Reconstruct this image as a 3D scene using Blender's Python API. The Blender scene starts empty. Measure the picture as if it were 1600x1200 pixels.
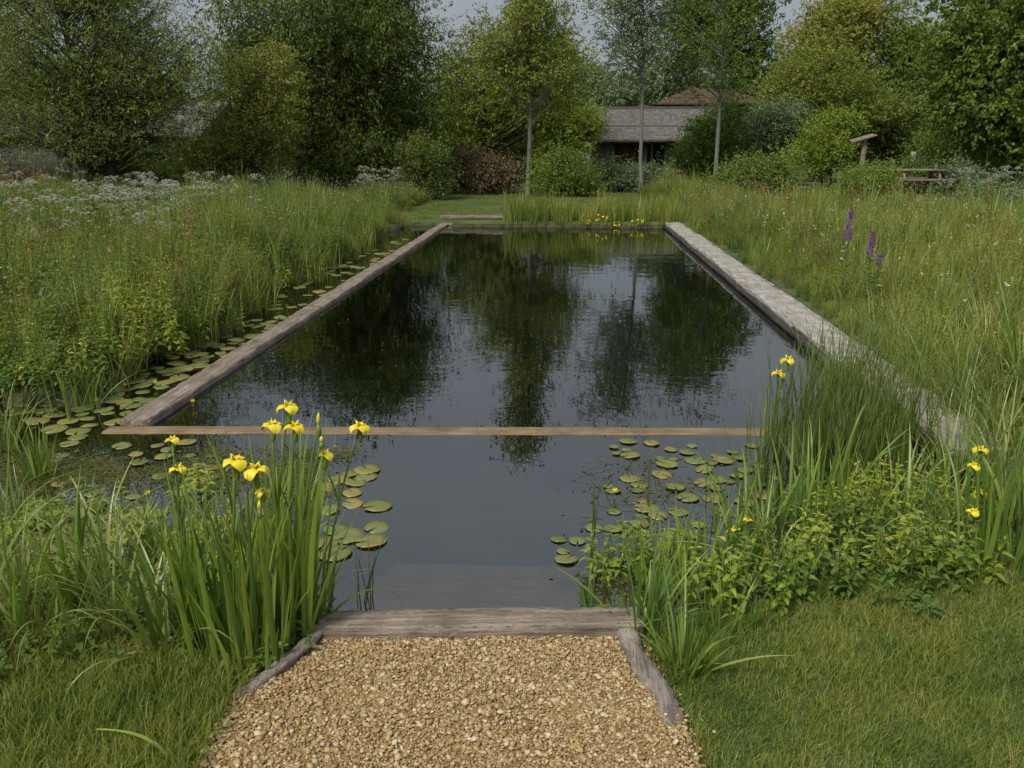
import bpy, math, random
import numpy as np
from mathutils import Vector, Matrix
rng = np.random.default_rng(7)
random.seed(7)
R = math.radians
S = bpy.context.scene
C = S.collection

# ------------------------------------------------------------------ camera, world, sun, exposure
F_PX, TH = 1250.0, math.atan(373 / 1250)
PSI = math.atan(86 / 1250 * math.cos(TH))
EYE = 1.6
cam = bpy.data.objects.new('camera', bpy.data.cameras.new('camera'))
C.objects.link(cam)
cam.data.sensor_fit = 'HORIZONTAL'
cam.data.sensor_width = 36.0
cam.data.lens = 36.0 * F_PX / 1600
cam.data.clip_start = 0.05
cam.data.clip_end = 2000
cam.location = (0, 0, EYE)
cam.rotation_euler = (math.pi / 2 - TH, 0, PSI)
S.camera = cam

SUN_EL, SUN_AZ = R(52), R(235)
w = bpy.data.worlds.new('World'); S.world = w; w.use_nodes = True
nt = w.node_tree; nt.nodes.clear()
def N(t, ty, **k):
    n = t.nodes.new(ty)
    for a, b in k.items(): setattr(n, a, b)
    return n
wo = N(nt, 'ShaderNodeOutputWorld'); bg = N(nt, 'ShaderNodeBackground')
sky = N(nt, 'ShaderNodeTexSky', sky_type='NISHITA', sun_disc=False, sun_elevation=SUN_EL, sun_rotation=SUN_AZ)
tc = N(nt, 'ShaderNodeTexCoord'); mp = N(nt, 'ShaderNodeMapping'); mp.inputs['Scale'].default_value = (1, 1, 3)
nz = N(nt, 'ShaderNodeTexNoise'); nz.inputs['Scale'].default_value = 2.2; nz.inputs['Detail'].default_value = 6
rp = N(nt, 'ShaderNodeValToRGB')
rp.color_ramp.elements[0].position = .3; rp.color_ramp.elements[0].color = (3.2, 3.55, 3.95, 1)
rp.color_ramp.elements[1].position = .72; rp.color_ramp.elements[1].color = (4.8, 5.05, 5.3, 1)
mx = N(nt, 'ShaderNodeMixRGB'); mx.inputs[0].default_value = .85
nt.links.new(tc.outputs['Generated'], mp.inputs['Vector']); nt.links.new(mp.outputs[0], nz.inputs['Vector'])
nt.links.new(nz.outputs['Fac'], rp.inputs[0]); nt.links.new(sky.outputs[0], mx.inputs[1]); nt.links.new(rp.outputs[0], mx.inputs[2])
sz_ = N(nt, 'ShaderNodeSeparateXYZ'); nt.links.new(tc.outputs['Generated'], sz_.inputs[0])
zr_ = N(nt, 'ShaderNodeMapRange'); zr_.inputs['To Min'].default_value = .56; zr_.inputs['To Max'].default_value = 1.35; nt.links.new(sz_.outputs['Z'], zr_.inputs['Value'])
vm = N(nt, 'ShaderNodeVectorMath', operation='SCALE'); nt.links.new(mx.outputs[0], vm.inputs[0]); nt.links.new(zr_.outputs[0], vm.inputs['Scale'])
nt.links.new(vm.outputs[0], bg.inputs[0]); nt.links.new(bg.outputs[0], wo.inputs[0])
bg.inputs[1].default_value = 0.064
sun = bpy.data.objects.new('sun', bpy.data.lights.new('sun', 'SUN')); C.objects.link(sun)
sun.data.energy = 1.7; sun.data.angle = R(14); sun.data.color = (1, .97, .9)
sun.rotation_euler = (math.pi / 2 - SUN_EL, 0, math.pi - SUN_AZ) if False else (R(38), 0, R(-35))
S.view_settings.view_transform = 'Standard'; S.view_settings.look = 'None'
S.view_settings.gamma = 1; S.view_settings.use_curve_mapping = False
S.view_settings.exposure = 1.02
S.cycles.max_bounces = 6; S.cycles.diffuse_bounces = 3; S.cycles.glossy_bounces = 2
S.cycles.transmission_bounces = 3; S.cycles.transparent_max_bounces = 8
S.cycles.use_denoising = True

# ------------------------------------------------------------------ coordinates of the photograph's rays
def ray(x, y):
    u = (x - 800) / F_PX; v = (600 - y) / F_PX
    c, s = math.cos(TH), math.sin(TH)
    d = (u, c + v * s, -s + v * c); a = PSI
    return np.array([d[0] * math.cos(a) - d[1] * math.sin(a), d[0] * math.sin(a) + d[1] * math.cos(a), d[2]])
def G(x, y, z=0.0):
    d = ray(x, y); t = (z - EYE) / d[2]; return d * t + np.array([0, 0, EYE])
def A(x, y, Y):
    d = ray(x, y); return d * (Y / d[1]) + np.array([0, 0, EYE])
WATER = -0.12

# ------------------------------------------------------------------ materials
def newmat(name):
    m = bpy.data.materials.new(name); m.use_nodes = True; t = m.node_tree; t.nodes.clear()
    return m, t, N(t, 'ShaderNodeOutputMaterial')
def ramp(t, cols, pos=None):
    r = N(t, 'ShaderNodeValToRGB'); e = r.color_ramp.elements
    n = len(cols); pos = pos or [i / (n - 1) for i in range(n)]
    while len(e) < n: e.new(.5)
    for i in range(n): e[i].position = pos[i]; e[i].color = (*cols[i], 1)
    return r
def math_(t, op, a, b=None, clamp=False):
    m = N(t, 'ShaderNodeMath', operation=op, use_clamp=clamp)
    for i, v in enumerate((a, b)):
        if v is None: continue
        if isinstance(v, (int, float)): m.inputs[i].default_value = v
        else: t.links.new(v, m.inputs[i])
    return m.outputs[0]
def noise(t, scale, detail=3, vec=None, rough=.5):
    n = N(t, 'ShaderNodeTexNoise'); n.inputs['Scale'].default_value = scale; n.inputs['Detail'].default_value = detail
    n.inputs['Roughness'].default_value = rough
    if vec is not None: t.links.new(vec, n.inputs['Vector'])
    return n.outputs['Fac']
def foliage(name, cols, transl=.3, gloss=.06, patch=.35, pscale=.7, rough=.45):
    cols = [(min(a * 1.5, .5), min(b * 1.23, .48), c * 1.02) for a, b, c in cols]; gloss *= .6
    m, t, o = newmat(name)
    at = N(t, 'ShaderNodeAttribute', attribute_name='rnd'); oi = N(t, 'ShaderNodeObjectInfo')
    geo = N(t, 'ShaderNodeNewGeometry')
    pn = noise(t, pscale, 3, geo.outputs['Position'])
    f = math_(t, 'ADD', math_(t, 'MULTIPLY', at.outputs['Fac'], .55), math_(t, 'MULTIPLY', oi.outputs['Random'], .3))
    f = math_(t, 'ADD', f, math_(t, 'MULTIPLY', math_(t, 'SUBTRACT', pn, .5), patch * 2.2))
    f = math_(t, 'ADD', f, .06, True)
    r = ramp(t, cols); t.links.new(f, r.inputs[0])
    d = N(t, 'ShaderNodeBsdfDiffuse'); t.links.new(r.outputs[0], d.inputs[0])
    tr = N(t, 'ShaderNodeBsdfTranslucent')
    tm = N(t, 'ShaderNodeMixRGB', blend_type='MULTIPLY'); tm.inputs[0].default_value = 1; tm.inputs[2].default_value = (1.15, 1.15, .5, 1)
    t.links.new(r.outputs[0], tm.inputs[1]); t.links.new(tm.outputs[0], tr.inputs[0])
    m1 = N(t, 'ShaderNodeMixShader'); m1.inputs[0].default_value = transl
    t.links.new(d.outputs[0], m1.inputs[1]); t.links.new(tr.outputs[0], m1.inputs[2])
    g = N(t, 'ShaderNodeBsdfGlossy'); g.inputs['Roughness'].default_value = rough; g.inputs[0].default_value = (.9, .9, .75, 1)
    m2 = N(t, 'ShaderNodeMixShader'); m2.inputs[0].default_value = gloss
    t.links.new(m1.outputs[0], m2.inputs[1]); t.links.new(g.outputs[0], m2.inputs[2])
    t.links.new(m2.outputs[0], o.inputs[0])
    return m
def solid(name, cols, scale=6, stretch=(1, 1, 1), bump=.4, bscale=None, rough=.85, coord='Object', detail=6, pos=None, dist=.01):
    m, t, o = newmat(name)
    c = N(t, 'ShaderNodeTexCoord'); mp = N(t, 'ShaderNodeMapping'); mp.inputs['Scale'].default_value = stretch
    if coord == 'World':
        g = N(t, 'ShaderNodeNewGeometry'); t.links.new(g.outputs['Position'], mp.inputs['Vector'])
    else: t.links.new(c.outputs[coord], mp.inputs['Vector'])
    n = noise(t, scale, detail, mp.outputs[0], .6)
    r = ramp(t, cols, pos); t.links.new(n, r.inputs[0])
    p = N(t, 'ShaderNodeBsdfPrincipled'); p.inputs['Roughness'].default_value = rough
    t.links.new(r.outputs[0], p.inputs['Base Color'])
    if bump:
        b = N(t, 'ShaderNodeBump'); b.inputs['Strength'].default_value = bump; b.inputs['Distance'].default_value = dist
        n2 = noise(t, bscale or scale * 2, 6, mp.outputs[0], .65); t.links.new(n2, b.inputs['Height']); t.links.new(b.outputs[0], p.inputs['Normal'])
    t.links.new(p.outputs[0], o.inputs[0])
    return m
def attrmat(name, cols, rough=.7, bump=0, pos=None, gloss=None, const=True):
    m, t, o = newmat(name)
    at = N(t, 'ShaderNodeAttribute', attribute_name='rnd')
    r = ramp(t, cols, pos); t.links.new(at.outputs['Fac'], r.inputs[0])
    p = N(t, 'ShaderNodeBsdfPrincipled'); p.inputs['Roughness'].default_value = rough
    geo = N(t, 'ShaderNodeNewGeometry'); n = noise(t, 90, 3, geo.outputs['Position'])
    mm = N(t, 'ShaderNodeMixRGB', blend_type='MULTIPLY'); mm.inputs[0].default_value = .5
    r2 = ramp(t, [(.45, .45, .45), (1.25, 1.25, 1.25)]); t.links.new(n, r2.inputs[0])
    t.links.new(r.outputs[0], mm.inputs[1]); t.links.new(r2.outputs[0], mm.inputs[2]); t.links.new(mm.outputs[0], p.inputs['Base Color'])
    t.links.new(p.outputs[0], o.inputs[0])
    return m

M = {}
M['meadow'] = foliage('meadow_grass', [(.03, .06, .018), (.075, .12, .03), (.15, .19, .045), (.28, .26, .1)], .3, .05, .6, .45)
M['meadow_r'] = foliage('meadow_grass_right', [(.035, .07, .02), (.09, .14, .035), (.17, .215, .055), (.29, .29, .12)], .3, .05, .6, .5)
M['lawn'] = foliage('lawn_grass', [(.04, .085, .015), (.085, .15, .028), (.135, .2, .04), (.2, .22, .07)], .35, .03, .8, 3)
M['herb'] = foliage('herb_leaves', [(.035, .08, .02), (.07, .14, .03), (.12, .2, .04)], .3, .06)
M['lime'] = foliage('lime_leaves', [(.06, .13, .02), (.13, .22, .03), (.23, .31, .05), (.34, .35, .07)], .35, .06)
M['iris'] = foliage('iris_leaves', [(.04, .1, .03), (.08, .17, .035), (.15, .26, .045), (.24, .33, .07)], .3, .08, .15, 2)
M['sedge'] = foliage('sedge_leaves', [(.05, .1, .03), (.1, .17, .045), (.17, .24, .07), (.3, .32, .14)], .3, .1, .15, 2)
M['rush'] = foliage('rush_stems', [(.03, .065, .018), (.065, .115, .025), (.12, .175, .035)], .2, .06, .15, 2)
M['reed'] = foliage('reed_leaves', [(.045, .09, .02), (.1, .165, .03), (.19, .25, .055), (.3, .29, .1)], .35, .05, .3, 1)
M['pad'] = foliage('lily_pad', [(.05, .1, .04), (.09, .13, .05), (.14, .16, .06), (.25, .17, .055)], .1, .14, .3, 9, .3)
M['weed'] = foliage('water_weed', [(.03, .045, .012), (.05, .07, .018), (.08, .1, .028), (.13, .12, .045)], .2, .05, .4, 3)
M['petal'] = attrmat('iris_petal', [(.68, .5, .012), (.78, .62, .02), (.84, .72, .07)], .5)
M['white_petal'] = attrmat('white_petal', [(.42, .42, .33), (.62, .6, .52), (.6, .48, .44)], .7)
M['purple'] = attrmat('purple_petal', [(.2, .05, .3), (.4, .14, .52)], .7)
M['brown_bud'] = attrmat('brown_bud', [(.05, .03, .03), (.12, .08, .05)], .7)
def fol(name, a, b, c, d=None, **k): M[name] = foliage(name, [(q_[0] * 1.45, q_[1] * 1.5, q_[2] * 1.3) for q_ in [a, b, c] + ([d] if d else [])], **dict(k, gloss=.035))
fol('willow', (.035, .06, .02), (.075, .115, .032), (.14, .18, .06), transl=.3, gloss=.07)
fol('darkleaf', (.022, .042, .012), (.048, .078, .02), (.092, .13, .035), transl=.2, gloss=.07)
fol('olive', (.045, .065, .02), (.085, .115, .032), (.14, .165, .05), (.165, .16, .06), transl=.3)
fol('hornbeam', (.035, .065, .016), (.062, .1, .025), (.1, .145, .035), (.14, .13, .04), transl=.3)
fol('midgreen', (.03, .06, .015), (.06, .105, .025), (.11, .16, .04), transl=.3)
fol('ambergreen', (.04, .065, .016), (.075, .11, .026), (.125, .15, .04), (.17, .15, .05), transl=.3)
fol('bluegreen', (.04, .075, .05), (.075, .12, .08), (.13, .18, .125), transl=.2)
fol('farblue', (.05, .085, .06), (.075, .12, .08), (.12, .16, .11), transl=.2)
fol('yellowgreen', (.055, .095, .018), (.1, .155, .03), (.18, .23, .05), transl=.35)
fol('purpleleaf', (.035, .04, .025), (.065, .06, .045), (.12, .095, .085), (.11, .135, .06), transl=.2)
M['bark'] = solid('bark', [(.025, .022, .018), (.075, .065, .05)], 9, (1, 1, .25), .6)
M['palebark'] = solid('pale_bark', [(.1, .095, .075), (.24, .23, .19)], 12, (1, 1, .6), .4)
def wood(name, a, b, c, stretch=(1, 22, 22), bump=.9, scale=2.2):
    m, t, o = newmat(name)
    tcn = N(t, 'ShaderNodeTexCoord'); mp = N(t, 'ShaderNodeMapping'); mp.inputs['Scale'].default_value = stretch
    t.links.new(tcn.outputs['Object'], mp.inputs['Vector'])
    g1 = noise(t, scale, 8, mp.outputs[0], .65); g2 = noise(t, 5, 4, tcn.outputs['Object'], .6)
    mq = N(t, 'ShaderNodeMapping'); mq.inputs['Scale'].default_value = tuple(q_ * (1 if q_ < 5 else 2.2) for q_ in stretch); t.links.new(tcn.outputs['Object'], mq.inputs['Vector'])
    g3 = noise(t, scale * 2.6, 5, mq.outputs[0], .6)
    r = ramp(t, [a, b, c], [.3, .5, .72]); t.links.new(g1, r.inputs[0])
    r2 = ramp(t, [(.55, .5, .45), (1.15, 1.12, 1.1)], [.3, .65]); t.links.new(g2, r2.inputs[0])
    mm = N(t, 'ShaderNodeMixRGB', blend_type='MULTIPLY'); mm.inputs[0].default_value = .9
    t.links.new(r.outputs[0], mm.inputs[1]); t.links.new(r2.outputs[0], mm.inputs[2])
    crack = math_(t, 'LESS_THAN', g3, .4); mc = N(t, 'ShaderNodeMixRGB'); t.links.new(math_(t, 'MULTIPLY', crack, .6), mc.inputs[0])
    t.links.new(mm.outputs[0], mc.inputs[1]); mc.inputs[2].default_value = (a[0] * .3, a[1] * .3, a[2] * .3, 1)
    p = N(t, 'ShaderNodeBsdfPrincipled'); p.inputs['Roughness'].default_value = .85
    t.links.new(mc.outputs[0], p.inputs['Base Color'])
    b_ = N(t, 'ShaderNodeBump'); b_.inputs['Strength'].default_value = bump; b_.inputs['Distance'].default_value = .012
    t.links.new(math_(t, 'SUBTRACT', g1, math_(t, 'MULTIPLY', crack, .4)), b_.inputs['Height']); t.links.new(b_.outputs[0], p.inputs['Normal'])
    t.links.new(p.outputs[0], o.inputs[0]); return m
M['oak'] = wood('weathered_oak', (.1, .075, .055), (.22, .175, .135), (.38, .33, .27))
M['greywood'] = wood('grey_wood', (.2, .185, .16), (.36, .335, .295), (.5, .47, .42))
M['darkwood'] = wood('dark_wood', (.03, .027, .022), (.07, .06, .05), (.13, .115, .095))
M['wetwood'] = wood('wet_wood', (.13, .085, .04), (.21, .145, .075), (.28, .21, .125), bump=.3)
M['step'] = wood('step_wood', (.34, .2, .09), (.5, .32, .16), (.62, .44, .25), bump=.3)

# ------------------------------------------------------------------ mesh helpers
class Geo:
    def __init__(s): s.V = []; s.Q = []; s.r = []; s.mi = []; s.n = 0
    def add(s, v, q, r=None, mi=0):
        v = np.asarray(v, float).reshape(-1, 3); q = np.asarray(q, int).reshape(-1, 4)
        s.V.append(v); s.Q.append(q + s.n); s.n += len(v)
        s.r.append(np.full(len(v), .5) if r is None else np.broadcast_to(np.asarray(r, float), (len(v),)))
        s.mi.append(np.full(len(q), mi, int))
    def mesh(s, name, mats, smooth=False):
        V = np.concatenate(s.V); Q = np.concatenate(s.Q); r = np.concatenate(s.r); mi = np.concatenate(s.mi)
        me = bpy.data.meshes.new(name)
        tri = Q[:, 2] == Q[:, 3]
        ls = np.where(tri, 3, 4); st = np.concatenate([[0], np.cumsum(ls)[:-1]])
        mask = np.ones(Q.shape, bool); mask[tri, 3] = False
        me.vertices.add(len(V)); me.vertices.foreach_set('co', V.astype(np.float32).ravel())
        me.loops.add(int(ls.sum())); me.loops.foreach_set('vertex_index', Q[mask].astype(np.int32))
        me.polygons.add(len(Q)); me.polygons.foreach_set('loop_start', st.astype(np.int32))
        me.polygons.foreach_set('material_index', mi.astype(np.int32))
        if smooth: me.polygons.foreach_set('use_smooth', np.ones(len(Q), bool))
        a = me.attributes.new('rnd', 'FLOAT', 'POINT'); a.data.foreach_set('value', r.astype(np.float32))
        for m in (mats if isinstance(mats, (list, tuple)) else [mats]): me.materials.append(m)
        me.update(calc_edges=True)
        return me
    def obj(s, name, mats, parent=None, smooth=False, loc=None):
        if loc is not None:
            for i in range(len(s.V)): s.V[i] = s.V[i] - np.asarray(loc)
        o = bpy.data.objects.new(name, s.mesh(name, mats, smooth))
        if loc is not None: o.location = loc
        C.objects.link(o)
        if parent is not None: o.parent = parent
        return o
def tag(o, label=None, cat=None, group=None, kind=None):
    if label: o['label'] = label
    if cat: o['category'] = cat
    if group: o['group'] = group
    if kind: o['kind'] = kind
    return o
def thing(name, label, cat, loc=(0, 0, 0), rz=0, group=None):
    o = bpy.data.objects.new(name, None); C.objects.link(o); o.location = [float(a) for a in loc]; o.rotation_euler = (0, 0, rz)
    return tag(o, label, cat, group)
def copy_tree(o, parent=None):
    c = o.copy(); C.objects.link(c)
    if parent is not None: c.parent = parent
    for ch in list(o.children): copy_tree(ch, c)
    return c
def nrm(v): return v / np.maximum(np.linalg.norm(v, axis=-1, keepdims=True), 1e-9)
def rv(n): return nrm(rng.normal(size=(n, 3)))
def leafset(g, P, D, L, W, r=None, mi=0, fold=0.0):
    n = len(P); L = np.broadcast_to(L, (n,))[:, None]; W = np.broadcast_to(W, (n,))[:, None]
    side = nrm(np.cross(D, rv(n))); up = np.cross(side, D)
    v = np.stack([P, P + D * L * .42 + side * W / 2 + up * W * fold, P + D * L, P + D * L * .42 - side * W / 2 + up * W * fold], 1)
    q = np.arange(n)[:, None] * 4 + np.array([0, 1, 2, 3])
    rr = rng.random(n) if r is None else r
    g.add(v.reshape(-1, 3), q, np.repeat(rr, 4), mi)
def tube(g, path, rad, k=6, mi=0, r=.5, cap=True):
    path = np.asarray(path, float); n = len(path); rad = np.broadcast_to(rad, (n,))
    t = nrm(np.gradient(path, axis=0)); ref = np.array([0, 0, 1.0]) if abs(t[0][2]) < .8 else np.array([1.0, 0, 0])
    s = nrm(np.cross(t, ref)); u = np.cross(s, t)
    a = np.linspace(0, 2 * np.pi, k, endpoint=False)
    v = path[:, None] + rad[:, None, None] * (np.cos(a)[None, :, None] * s[:, None] + np.sin(a)[None, :, None] * u[:, None])
    i = np.arange(n - 1)[:, None] * k; j = np.arange(k)[None]; j2 = (j + 1) % k
    q = np.stack([i + j, i + j2, i + k + j2, i + k + j], -1).reshape(-1, 4)
    V = v.reshape(-1, 3)
    if cap:
        V = np.concatenate([V, path[-1:]]); c = len(V) - 1; e = (n - 1) * k
        q = np.concatenate([q, np.array([[e + a_, e + (a_ + 1) % k, c, c] for a_ in range(k)])])
    g.add(V, q, r, mi)
def blades(g, base, az, h, tilt, bend, w, segs=5, r=None, mi=0, fold=0, pw=2.0, wb=.6):
    """ribbons: base (n,3), azimuth, length, starting tilt, extra bend, width"""
    n = len(base); s = np.linspace(0, 1, segs + 1)
    th = tilt[:, None] + bend[:, None] * s[None] ** 1.6
    ds = h[:, None] / segs
    hx = np.concatenate([np.zeros((n, 1)), np.cumsum(np.sin((th[:, 1:] + th[:, :-1]) / 2) * ds, 1)], 1)
    hz = np.concatenate([np.zeros((n, 1)), np.cumsum(np.cos((th[:, 1:] + th[:, :-1]) / 2) * ds, 1)], 1)
    ca, sa = np.cos(az)[:, None], np.sin(az)[:, None]
    P = np.stack([base[:, 0:1] + ca * hx, base[:, 1:2] + sa * hx, base[:, 2:3] + hz], -1)
    tw = rng.normal(0, .5, n)[:, None]
    sx, sy = -np.sin(az[:, None] + tw), np.cos(az[:, None] + tw)
    prof = (wb + (1 - wb) * np.minimum(s * 3, 1)) * (1 - s ** pw * .96)
    ww = w[:, None] * prof[None] / 2
    off = np.stack([sx * ww, sy * ww, np.zeros_like(ww)], -1)
    rr = rng.random(n) if r is None else r
    if fold:
        nn = np.stack([np.broadcast_to(-np.cos(th) * ca, th.shape), np.broadcast_to(-np.cos(th) * sa, th.shape), np.sin(th)], -1)
        V = np.stack([P - off, P - nn * ww[..., None] * fold, P + off], 2).reshape(-1, 3)
        b = (np.arange(n)[:, None] * (segs + 1) + np.arange(segs)[None]).reshape(-1) * 3
        q = np.concatenate([np.stack([b, b + 1, b + 4, b + 3], -1), np.stack([b + 1, b + 2, b + 5, b + 4], -1)])
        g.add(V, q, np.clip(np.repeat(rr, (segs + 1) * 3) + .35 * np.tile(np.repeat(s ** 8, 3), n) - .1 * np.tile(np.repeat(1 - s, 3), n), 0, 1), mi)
    else:
        V = np.stack([P - off, P + off], 2).reshape(-1, 3)
        b = (np.arange(n)[:, None] * (segs + 1) + np.arange(segs)[None]).reshape(-1) * 2
        q = np.stack([b, b + 1, b + 3, b + 2], -1)
        g.add(V, q, np.repeat(rr, (segs + 1) * 2), mi)
def U(a, b, n): return rng.uniform(a, b, n)
def box(g, lo, hi, mi=0, r=.5):
    x0, y0, z0 = lo; x1, y1, z1 = hi
    v = [(x0, y0, z0), (x1, y0, z0), (x1, y1, z0), (x0, y1, z0), (x0, y0, z1), (x1, y0, z1), (x1, y1, z1), (x0, y1, z1)]
    g.add(v, [(0, 3, 2, 1), (4, 5, 6, 7), (0, 1, 5, 4), (1, 2, 6, 5), (2, 3, 7, 6), (3, 0, 4, 7)], r, mi)
def timber(name, p0, p1, width, height, mat, label=None, cat='timber', group=None, wob=.008, nseg=40, curve=None, parent=None, twist=0, kind=None):
    """a sawn balk from p0 to p1 (centre of its top), local X along its length"""
    p0 = np.array(p0, float); p1 = np.array(p1, float); L = np.linalg.norm(p1 - p0)
    cs = []; bv = min(width, height) * .12
    W, H = width / 2, height
    for (a, b) in [(-W, -bv), (-W + bv * .4, -bv * .3), (-W + bv, 0), (-W * .5, .002), (0, 0), (W * .5, .002), (W - bv, 0), (W - bv * .4, -bv * .3), (W, -bv), (W, -H * .5), (W, -H), (-W, -H), (-W, -H * .5)]:
        cs.append((a, b))
    cs = np.array(cs); k = len(cs); s = np.linspace(0, L, nseg + 1)
    ph = rng.random(6) * 9
    V = np.zeros((nseg + 1, k, 3))
    V[..., 0] = s[:, None]
    n1 = sum(np.sin(s[:, None] * f_ + ph[i] + np.arange(k)[None] * (1.3 + i)) / (i + 1.5) for i, f_ in enumerate((3.1, 9.7, 23.)))
    n2 = rng.normal(0, .35, (nseg + 1, k))
    V[..., 1] = cs[None, :, 0] + wob * (n1 + n2) * .8
    V[..., 2] = cs[None, :, 1] + wob * (n1[:, ::-1] + n2[:, ::-1]) * .6
    V[0, :, 0] += rng.normal(0, wob, k); V[-1, :, 0] += rng.normal(0, wob, k)
    if curve: V[..., 1] += curve * (1 - (2 * s / L - 1) ** 2)[:, None]
    i = np.arange(nseg)[:, None] * k; j = np.arange(k)[None]; j2 = (j + 1) % k
    q = np.stack([i + j, i + k + j, i + k + j2, i + j2], -1).reshape(-1, 4)
    Vf = V.reshape(-1, 3); c0 = len(Vf); Vf = np.concatenate([Vf, [V[0].mean(0)], [V[-1].mean(0)]]); e = nseg * k
    q = np.concatenate([q, [[a, (a + 1) % k, c0, c0] for a in range(k)], [[e + (a + 1) % k, e + a, c0 + 1, c0 + 1] for a in range(k)]])
    g = Geo(); g.add(Vf, q)
    o = g.obj(name, mat, parent)
    d = Vector((p1 - p0).tolist()).normalized(); y = Vector((0, 0, 1)).cross(d).normalized() if abs(d.z) < .9 else Vector((0, 1, 0)); z = d.cross(y)
    o.matrix_basis = Matrix(((d.x, y.x, z.x, p0[0]), (d.y, y.y, z.y, p0[1]), (d.z, y.z, z.z, p0[2]), (0, 0, 0, 1)))
    if label: tag(o, label, cat, group, kind)
    return o

# ------------------------------------------------------------------ terrain, water, paths
def sst(a, b, x): t = np.clip((x - a) / (b - a), 0, 1); return t * t * (3 - 2 * t)
def wav(x, k=1.0, p=0.0): return np.sin(x * k + p) * .5 + np.sin(x * k * 2.3 + p * 2 + 1) * .3 + np.sin(x * k * 5.1 + p * 3) * .2
def shoreL(y): return -3.45 - .05 * np.clip(y - 5, 0, 14) * .5 + .2 * wav(y, 1.1) + .2 * wav(y, 3.7, 1)
def bankY(x):   # near bank line
    return np.where(x < -.35, 2.42 + .22 * sst(-.8, -1.6, x) * 1.0 + .1 * wav(x, 2.), 2.5 + .5 * sst(.3, 1.7, x) + .06 * wav(x, 3.))
def inwater(x, y):
    a = (x > -2.75) & (x < 2.3) & (y > 4.7) & (y < 18.0)
    b = (x > shoreL(y)) & (x < -2.6) & (y > 4.4) & (y < 18.0)
    c = (x > -3.9 + .1 * wav(y, 3)) & (x < 2.15) & (y > bankY(x)) & (y <= 4.9)
    return a | b | c
def height(x, y):
    z = .012 * wav(x, 2.3) * wav(y, 1.9, 1)
    deep = (x > -2.6) & (x < 2.15) & (y > 4.75) & (y < 17.75)
    shelf = sst(0, .25, x - shoreL(y)) * sst(18.1, 17.8, y) * sst(4.3, 4.6, y) * (x < -2.5)
    near = sst(0, .22, y - bankY(x)) * sst(-4.1, -3.8, x + .1 * wav(y, 3)) * (x < 2.2) * (y < 5.0)
    z = z - .34 * np.maximum(shelf, near)
    lane = sst(-.85, -.7, x) * sst(.4, .22, x) * (y > 2.45) * (y < 4.8)
    z = np.where(lane > 0, z * (1 - lane) - lane * 1.5, z)
    z = np.where(deep, -1.7, z)
    z = np.where((x >= 2.15) & (x < 2.5) & (y > 4.3) & (y < 17.8), -.3, z)
    d = np.hypot(x, y - 10)
    z = z + .3 * sst(60, 200, d) * 6
    return z
xs = np.concatenate([-np.geomspace(500, 6.2, 26), np.arange(-6, 5, .055), np.geomspace(5.1, 500, 28)])
ys = np.concatenate([np.linspace(-60, .5, 10), np.arange(.8, 6, .055), np.arange(6, 19.5, .11), np.geomspace(19.7, 700, 34)])
X, Y = np.meshgrid(xs, ys); Z = height(X, Y)
g = Geo(); nx, ny = len(xs), len(ys)
ii = (np.arange(ny - 1)[:, None] * nx + np.arange(nx - 1)[None]).reshape(-1)
g.add(np.stack([X, Y, Z], -1).reshape(-1, 3), np.stack([ii, ii + 1, ii + nx + 1, ii + nx], -1))
m, t, o_ = newmat('ground')
geo = N(t, 'ShaderNodeNewGeometry'); sp = N(t, 'ShaderNodeSeparateXYZ'); t.links.new(geo.outputs['Position'], sp.inputs[0])
n1 = noise(t, 1.1, 5, geo.outputs['Position']); n2 = noise(t, 35, 5, geo.outputs['Position'], .7)
r1 = ramp(t, [(.035, .06, .014), (.065, .1, .02), (.11, .13, .035)], [.3, .5, .7]); t.links.new(n1, r1.inputs[0])
r2 = ramp(t, [(.3, .3, .3), (1.4, 1.4, 1.3)], [.3, .7]); t.links.new(n2, r2.inputs[0])
mm = N(t, 'ShaderNodeMixRGB', blend_type='MULTIPLY'); mm.inputs[0].default_value = 1
t.links.new(r1.outputs[0], mm.inputs[1]); t.links.new(r2.outputs[0], mm.inputs[2])
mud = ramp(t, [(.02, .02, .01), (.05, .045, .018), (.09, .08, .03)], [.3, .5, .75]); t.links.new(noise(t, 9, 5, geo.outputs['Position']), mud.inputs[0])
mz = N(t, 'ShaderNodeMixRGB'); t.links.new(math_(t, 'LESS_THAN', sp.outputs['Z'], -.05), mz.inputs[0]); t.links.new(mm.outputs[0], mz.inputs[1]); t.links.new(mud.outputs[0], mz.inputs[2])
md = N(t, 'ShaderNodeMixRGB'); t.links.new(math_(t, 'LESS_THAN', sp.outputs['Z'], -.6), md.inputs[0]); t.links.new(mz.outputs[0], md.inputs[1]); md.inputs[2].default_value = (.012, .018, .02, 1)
p = N(t, 'ShaderNodeBsdfPrincipled'); p.inputs['Roughness'].default_value = .95; t.links.new(md.outputs[0], p.inputs['Base Color'])
b = N(t, 'ShaderNodeBump'); b.inputs['Strength'].default_value = .6; b.inputs['Distance'].default_value = .03; t.links.new(n2, b.inputs['Height']); t.links.new(b.outputs[0], p.inputs['Normal'])
t.links.new(p.outputs[0], o_.inputs[0])
tag(g.obj('ground', m, smooth=True), kind='structure')

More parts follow.
